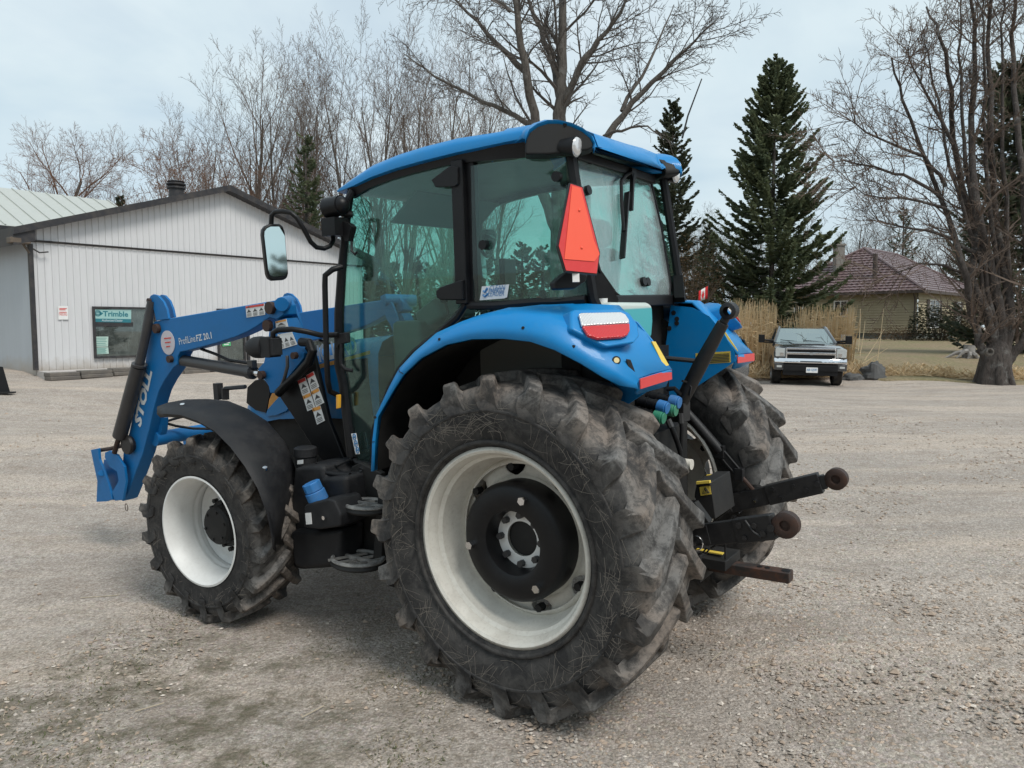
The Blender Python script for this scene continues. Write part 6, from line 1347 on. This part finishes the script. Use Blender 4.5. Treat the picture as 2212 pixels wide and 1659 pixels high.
# many-stemmed maple at the right border
D7 = 23.9; b7 = W(14, 1965, 575, D7); b7 = V((b7.x, b7.y, gz(b7.x, b7.y)))
mt = Tree(21, bt.L, .008)
def T7(z, x, y, dd=0): return W(z, x, y, D7+dd)-b7
mt.trunk.tube([T7(14, 1965, 600), T7(14, 1965, 560), T7(14, 1968, 480), T7(14, 1982, 400), T7(14, 1988, 320), T7(14, 1992, 240), T7(14, 1995, 190)], [.58, .47, .43, .44, .40, .26, .09], 14)
for k in range(7): g = k*.9; mt.trunk.tube([V((.28*cos(g), .28*sin(g), .9)), V((.38*cos(g), .38*sin(g), .3)), V((.54*cos(g), .54*sin(g), -.08))], [.12, .14, .09], 7)
for ps, r0, r1, k in ((((14, 1935, 430), (14, 1890, 330), (14, 1850, 240), (14, 1790, 60), (6, 1760, 300), (6, 1650, 0), (10, 1790, 700), (10, 1690, 430), (10, 1640, 250)), .22, .03, 20),
                      (((14, 1965, 400), (14, 1955, 260), (14, 1950, 100), (6, 1830, 420), (6, 1860, 120), (10, 1920, 700), (10, 1900, 400), (10, 1850, 150), (10, 1790, 30)), .26, .03, 18),
                      (((14, 2000, 400), (14, 2015, 250), (14, 2030, 50), (6, 1960, 300), (10, 2000, 850), (10, 1990, 500), (10, 2000, 200), (10, 1990, -100)), .27, .05, 18),
                      (((14, 2020, 420), (14, 2065, 290), (14, 2110, 120), (6, 2080, 400), (10, 2080, 850), (10, 2070, 500), (10, 2060, 200), (10, 2080, -150)), .25, .05, 16),
                      (((14, 2020, 470), (14, 2090, 370), (14, 2180, 250), (14, 2260, 120), (10, 2220, 900), (10, 2180, 500), (10, 2160, 150), (10, 2190, -100)), .24, .05, 14),
                      (((6, 1850, 250), (6, 1700, 150), (6, 1500, 80), (6, 1250, 30), (10, 1560, 940)), .10, .012, 12),
                      (((6, 1800, 420), (6, 1640, 340), (6, 1450, 330), (6, 1250, 390), (6, 1100, 460)), .07, .012, 8),
                      (((10, 1880, 800), (10, 1780, 680), (10, 1620, 620), (10, 1480, 540), (10, 1420, 500)), .09, .010, 14),
                      (((10, 1860, 850), (10, 1700, 760), (10, 1560, 720), (10, 1430, 690), (10, 1370, 700)), .08, .010, 13),
                      (((10, 1920, 650), (10, 1830, 470), (10, 1730, 300), (10, 1700, 170)), .09, .012, 12),
                      (((14, 2000, 330), (6, 1930, 330), (10, 1960, 700), (10, 1945, 400), (10, 1935, 150), (10, 1940, -60)), .12, .02, 14),
                      (((14, 2020, 330), (6, 2010, 300), (10, 2040, 700), (10, 2040, 400), (10, 2030, 120), (10, 2040, -80)), .12, .02, 14),
                      (((14, 2050, 330), (6, 2110, 350), (10, 2120, 700), (10, 2115, 400), (10, 2120, 100), (10, 2130, -80)), .12, .02, 14),
                      (((14, 1970, 330), (6, 1880, 300), (10, 1890, 720), (10, 1840, 440), (10, 1800, 220), (10, 1770, 110)), .10, .012, 13),
                      (((10, 1880, 900), (10, 1720, 860), (10, 1560, 850), (10, 1440, 800)), .07, .01, 11)):
    limb(mt, [T7(*q, dd=mt.rng.uniform(-.9, .9) if i > 3 else 0) for i, q in enumerate(ps)], r0*.72, r1*.8, 2, int(k*1.4), 2.0)
mt.build('bare_tree', b7, 'many-stemmed dark maple with a thick low bole at the right edge of the yard', bark=BARKD, twig=TWIG)
mb = MB(); c = T7(14, 1930, 312, -.62); mb.lathe([(-.08, .13), (.05, .12), (.06, .08), (.0, .05), (-.04, 0)], c+b7, (-.1, -1, .1), 14); kn = mb.build('trunk_knot', BARK, None, 50)
for o in C.objects:
    if o.get('label', '').startswith('many-stemmed'): kn.parent = o; kn.location = -b7
# ---- conifers
def needles(nm, c0, c1):
    m, t, b = nmat(nm); v = coords(t); n1 = noise(t, v, 1.6, 4, .7); n2 = noise(t, v, 14, 2)
    c = mix(t, ramp(t, n1, ((.35, 0), (.65, 1))), c0, c1); c = mix(t, ramp(t, n2, ((.5, 0), (.75, .6))), c, (.085, .075, .035)); t.links.new(c, b.inputs['Base Color']); b.inputs['Roughness'].default_value = .8
    tl = N(t, 'BsdfTranslucent'); t.links.new(c, tl.inputs[0]); mx = N(t, 'MixShader'); mx.inputs[0].default_value = .4; t.links.new(b.outputs[0], mx.inputs[1]); t.links.new(tl.outputs[0], mx.inputs[2]); t.links.new(mx.outputs[0], t.nodes['Material Output'].inputs[0]); return m
NEED = needles('spruce_needles', (.085, .115, .066), (.15, .17, .09)); NEED2 = needles('dark_needles', (.062, .080, .054), (.11, .12, .072))
def spruce(seed, H, R, dens=1.0, bare=.0, r=.17, gaps=.15, sharp=.85, wd=1.0):
    rng = random.Random(seed); tr = MB(); cr = MB()
    tr.tube([(0, 0, -.2), (0, 0, H*.5), (.04, 0, H)], [r, r*.6, .015], 8)
    z = H*.03+bare; k = 0
    while z < H*.985:
        f = z/H; L0 = R*(1-f)**sharp*(1 if f > .12 else .8+.2*f/.12); nb = max(4, int(7*dens))
        for j in range(nb):
            if rng.random() < gaps: continue
            g = rng.uniform(0, 6.28); L = L0*rng.uniform(.6, 1.15)+.12; droop = .30-.55*f+rng.uniform(-.08, .08); n = 5; d = V((cos(g), sin(g), -droop)); p = V((0, 0, z+rng.uniform(-.15, .15))); pts = [p]
            for i in range(n): d = (d+V((0, 0, .10+.05*i)))*1.0; pts.append(pts[-1]+d.normalized()*L/n)
            tr.tube(pts, [max(.008, r*.22*(1-f))*(1-i/n*.8) for i in range(n+1)], 3, False)
            side = V((-sin(g), cos(g), 0)); m_ = int((5+L*5.5)*dens)+3
            for q in range(m_):
                u = .12+.9*(q+rng.random())/m_
                if u < .3 and f < .75 and rng.random() < .5: continue
                u = min(u, .999); i = int(u*n); b_ = pts[i].lerp(pts[i+1], u*n-i); ax = (pts[i+1]-pts[i]).normalized()
                for sd in (-1, 1, 0):
                    ln = (.13+.40*L0/R*(1.1-u*.7))*rng.uniform(.6, 1.2); dd = (ax*rng.uniform(.5, 1)+side*sd*rng.uniform(.5, 1)+V((0, 0, rng.uniform(-.5, .12)))).normalized(); wv = dd.cross(V((0, 0, 1))+rand_perp(rng, dd)*.8).normalized()*rng.uniform(.035, .07)*wd
                    t_ = b_+dd*ln; mv = b_+dd*ln*.45; cr.add([b_, mv+wv, t_, mv-wv+V((0, 0, -.03))], [(0, 1, 2, 3)])
        z += (.23+.20*(1-f))*rng.uniform(.8, 1.2)*(H/14)**.5/max(.6, dens**.4)
    return tr, cr
def con(seed, z, x, ytop, d, R, lab, mat=NEED, group=None, **kw):
    b = base(z, x, d); H = zat(z, ytop, d)-b.z; tr, cr = spruce(seed, H, R, **kw); o = empty('spruce_tree', b); tag(o, lab, 'tree', group)
    tr.build('trunk', BARKD, o, 60); cr.build('crown', mat, o, 0); return o
con(31, 10, 1125, 285, 38, 4.0, 'tall dense spruce between the tractor and the bungalow', dens=1.5, gaps=.14, sharp=.66, wd=1.5)
con(32, 10, 690, 465, 42, 2.5, 'slim sparse spruce close to the right of the tractor cab', NEED2, dens=1.1, gaps=.2, sharp=.62, wd=1.4)
con(33, 10, 2155, 330, 33, 2.6, 'dark spruce partly hidden behind the right maple', NEED2, dens=1.2, gaps=.12, sharp=.35, wd=1.5)
con(34, 9, 1325, 590, 36, 1.5, 'narrow dark conifer among the bare trees right of the shop ridge', NEED, dens=.75, gaps=.3, sharp=.55)
con(35, 9, 525, 850, 45, 1.6, 'small conifer tip showing above the shop roof', NEED2, dens=1.0)
con(36, 10, 1690, 900, 66, 3.0, 'spruce beyond the bungalow roof', NEED2, dens=.7, gaps=.2)
con(37, 10, 850, 980, 52, 2.2, 'low spruce left of the tall spruce beyond the tractor', NEED2, dens=.9)
con(38, 10, 1950, 1010, 60, 3.0, 'spruce behind the right end of the bungalow', NEED2, dens=.7, gaps=.2)
h0 = con(40, 12, 900, 60, 46, 1.5, 'dark conifer of the hedge seen through the cab glass', NEED2, 'conifers seen through the cab', dens=.8, sharp=.6)
for k, (x, sc_) in enumerate(((560, .95), (640, 1.08), (730, 1.0), (1010, .92), (1130, 1.05), (1260, .95), (1400, 1.15), (1560, 1.0), (1700, 1.2), (1850, 1.1), (2050, 1.2))):
    o = copy_tree(h0); b = base(12, x, 46+(k % 3)*1.3); o.location = b; o.scale = (sc_*1.1, sc_*1.1, sc_); o.rotation_euler.z = k*1.3
# far bare trees in the haze-grey line beyond the house
FG = 'far bare trees on the skyline'
for k, (z, x, y, d, w_) in enumerate(((10, 1560, 830, 75, 1.1), (10, 1420, 1000, 85, 1.3), (10, 1800, 980, 80, 1.2), (10, 820, 900, 80, 1.2), (10, 930, 960, 90, 1.3), (10, 1300, 940, 85, 1.2), (10, 760, 1000, 75, 1.3), (10, 2130, 800, 75, 1.2), (10, 1700, 1000, 95, 1.2), (10, 1050, 930, 95, 1.3), (10, 620, 880, 85, 1.2), (10, 2000, 880, 90, 1.3))):
    src = (ta, tb, tc_)[k % 3]; place(src, z, x, y, d, k*1.1, 'round headed far bare tree standing above the bungalow roof peak' if k == 0 else 'distant bare grey tree on the skyline beyond the yard', None if k == 0 else FG, TWIGP, w=w_*1.25, H=(16.5, 15.3, 13.5)[k % 3])
# ---- shrubs, reeds
def shrub(seed, b, R, H, n, mat, lab, twig=None, leaf=.07):
    rng = random.Random(seed); tw = MB(); lv = MB()
    for k in range(46):
        g = rng.uniform(0, 6.28); e_ = V((R*rng.random()*cos(g), R*.7*rng.random()*sin(g), H*rng.uniform(.6, 1.05))); tw.tube([V((e_.x*.2, e_.y*.2, 0)), e_*.55+V((0, 0, H*.1)), e_], [.014, .010, .004], 3, False)
    for k in range(n):
        g = rng.uniform(0, 6.28); q = sqrt(rng.random()); z = H*(1-rng.random()**1.6)*rng.uniform(.5, 1); rr = R*q*(1-.35*(z/H)**3); p = V((rr*cos(g), rr*.7*sin(g), z)); p += V((1, 1, .6))*.16*mnoise.noise(p*2+V((seed, 0, 0)))
        a = rand_perp(rng, V((0, 0, 1)))*leaf*rng.uniform(.6, 1.3); c = V((rng.uniform(-1, 1), rng.uniform(-1, 1), rng.uniform(-.3, 1))).normalized()*leaf*.7; lv.add([p-a, p+c, p+a, p-c], [(0, 1, 2, 3)])
    o = empty('shrub', b); tag(o, lab, 'shrub'); tw.build('stems', twig or TWIG, o, 0); lv.build('leaves', mat, o, 0); return o
LEAFD = needles('dark_leaves', (.020, .026, .016), (.035, .040, .022)); LEAFB = needles('brown_leaves', (.075, .045, .025), (.12, .075, .035)); LEAFO = needles('ochre_twigs', (.16, .095, .04), (.11, .075, .035))
b = W(6, 1590, 960, 43); shrub(1, (b.x, b.y, gz(b.x, b.y)), 1.75, 2.1, 4200, LEAFD, 'dark rounded evergreen shrub under the bungalow window')
b = W(6, 1330, 960, 44); shrub(2, (b.x, b.y, gz(b.x, b.y)), 2.2, .9, 1500, LEAFB, 'low brown bush along the bungalow foundation', leaf=.05)
b = W(6, 1780, 960, 42); shrub(3, (b.x, b.y, gz(b.x, b.y)), 1.2, 1.3, 1200, LEAFB, 'leafless brown bush between the evergreen shrub and the maple', leaf=.045)
b = base(10, 850, 40); shrub(4, b, 2.6, zat(10, 1010, 40)-b.z, 5200, LEAFO, 'tall ochre twiggy bush between the two spruces', leaf=.06)
b = base(10, 760, 37); shrub(5, b, 2.0, zat(10, 1100, 37)-b.z, 3200, LEAFB, 'brown bush beside the flag behind the tractor', leaf=.06)
def reeds():
    rng = random.Random(9); mb = MB()
    for x0, x1, yt, d0, d1, n in ((90, 385, 590, 25.5, 28.5, 300), (420, 520, 700, 26, 28, 40), (560, 960, 630, 26.5, 29, 400), (30, 110, 640, 26, 28, 70)):
        for k in range(n):
            x = rng.uniform(x0, x1); d = rng.uniform(d0, d1); q = W(6, x, 900, d); b_ = V((q.x, q.y, gz(q.x, q.y))); top = zat(6, yt+rng.uniform(-10, 60)+240*rng.random()**3, d); h = max(.3, top-b_.z); lx = rng.gauss(0, .07)*h; ly = rng.gauss(0, .06)*h
            mb.tube([b_, b_+V((lx*.4, ly*.4, h*.55)), b_+V((lx, ly, h))], [.013, .011, .006], 3, False, rng.choice((0, 0, 1)))
            for j in range(rng.choice((1, 2, 3))):
                p = b_+V((lx*.5, ly*.5, h*rng.uniform(.3, .9))); g = rng.uniform(0, 6.28); L = rng.uniform(.2, .5); t_ = p+V((cos(g)*L, sin(g)*L*.6, rng.uniform(-.3, .1))); w_ = V((0, 0, .014)); mb.add([p-w_, t_, p+w_], [(0, 1, 2)], rng.choice((0, 1)))
    for x, y, x1, y1 in ((1020, 1060, 1215, 940), (1045, 1030, 1190, 800), (1120, 1080, 1140, 1010), (1010, 1000, 1050, 740), (1135, 1060, 1185, 650), (1000, 960, 1015, 650)):
        d = 25.2; mb.tube([W(6, x, y, d), W(6, (x+x1)/2+4, (y+y1)/2, d+.2), W(6, x1, y1, d+.4)], [.016, .013, .008], 4, False, 1)
    return mb
RD = [paint('reed_straw', (.60, .42, .225), .8, dirt=.2), paint('reed_pale', (.68, .52, .32), .8, dirt=.2)]
tag(reeds().build('dry_reeds', RD, smooth=0), kind='stuff')
def fallen():
    rng = random.Random(14); mb = MB()
    for k in range(8000):
        u = rng.random(); x = 7.2+u*24; y = 24.9+rng.random()**1.5*(3.0 if x < 20 else 8)-max(0, x-13)*.16
        if mnoise.noise(V((x*.5, y*.5, 4))) < rng.uniform(-.5, .35)-(.35 if x < 11.5 else 0): continue
        z = gz(x, y)+.09; g = rng.gauss(0, .6); L = rng.uniform(.15, .7); h = rng.random()**2*.34*(1.6 if x < 11.5 else 1); dx, dy = cos(g)*L, sin(g)*L
        mb.tube([(x, y, z+h*.3), (x+dx*.5, y+dy*.5, z+h+.02), (x+dx, y+dy, z+h*.4*rng.random()+.01)], [.011, .010, .006], 3, False, rng.choice((0, 1)))
    return mb
tag(fallen().build('fallen_reeds', RD, smooth=0), kind='stuff')

for k in range(17):                                  # row of conifers placed out of view behind the camera, mirrored in the glass and the mirror
    o = copy_tree(h0); x, y = ((-20+k*4.2, -17+(k % 3)*1.5+k*.4) if k < 11 else (27+(k-11)*1.5, -11+(k-11)*3.4)); o.location = (x, y, gz(x, y)-.1); o.scale = (1.9, 1.9, 1.25+.2*(k % 2)); o.rotation_euler.z = k; tag(o, 'dark conifer behind the camera, mirrored in the tractor glass', 'tree', 'conifers mirrored in the glass')
# ================================================================== SKY, SUN, CAMERA
w = bpy.data.worlds.new('World'); bpy.context.scene.world = w; w.use_nodes = True
t = w.node_tree; t.nodes.clear()
EL, AZ = radians(52), radians(140)
sky = t.nodes.new('ShaderNodeTexSky'); sky.sky_type = 'NISHITA'; sky.sun_disc = False; sky.sun_elevation = EL; sky.sun_rotation = AZ
sky.air_density = 1.0; sky.dust_density = 2.0
tc = t.nodes.new('ShaderNodeTexCoord'); sep = t.nodes.new('ShaderNodeSeparateXYZ'); t.links.new(tc.outputs['Generated'], sep.inputs[0])
# overcast: flatten the direction onto a cloud ceiling
den = math_(t, 'ADD', math_(t, 'MAXIMUM', sep.outputs[2], 0.0), .22)
cb = t.nodes.new('ShaderNodeCombineXYZ')
t.links.new(math_(t, 'DIVIDE', sep.outputs[0], den), cb.inputs[0]); t.links.new(math_(t, 'DIVIDE', sep.outputs[1], den), cb.inputs[1])
n1 = noise(t, cb.outputs[0], 1.15, 6, .55, .5)
cover = ramp(t, n1, ((.40, 1), (.62, .75)))
cloud = ramp(t, noise(t, cb.outputs[0], .8, 5, .6, .3), ((.30, (5.1, 6.3, 6.9)), (.70, (6.5, 7.3, 7.7))))
tint = mix(t, 1.0, sky.outputs[0], (1.0, 1.12, 1.16), 'MULTIPLY')
bg = t.nodes.new('ShaderNodeBackground'); bg.inputs[1].default_value = .075
t.links.new(mix(t, cover, tint, cloud), bg.inputs[0])
out = t.nodes.new('ShaderNodeOutputWorld'); t.links.new(bg.outputs[0], out.inputs[0])
sd = bpy.data.lights.new('sun', 'SUN'); sd.energy = 1.5; sd.angle = radians(22); sd.color = (1, .96, .90)
so = bpy.data.objects.new('sun', sd); C.objects.link(so)
dv = V((sin(AZ)*cos(EL), cos(AZ)*cos(EL), sin(EL))); so.rotation_euler = dv.to_track_quat('Z', 'Y').to_euler(); so.location = (0, -5, 40)
cd = bpy.data.cameras.new('camera'); co = bpy.data.objects.new('camera', cd); C.objects.link(co); co.matrix_world = CAMM
cd.sensor_width = 36; cd.lens = 36*F_PX/2212; cd.clip_end = 6000; cd.clip_start = .05
sc = bpy.context.scene; sc.camera = co
sc.view_settings.view_transform = 'Standard'; sc.view_settings.look = 'None'; sc.view_settings.exposure = .72; sc.view_settings.gamma = 1
sc.cycles.max_bounces = 8; sc.cycles.transparent_max_bounces = 16
sc.render.resolution_x = 1024; sc.render.resolution_y = 768
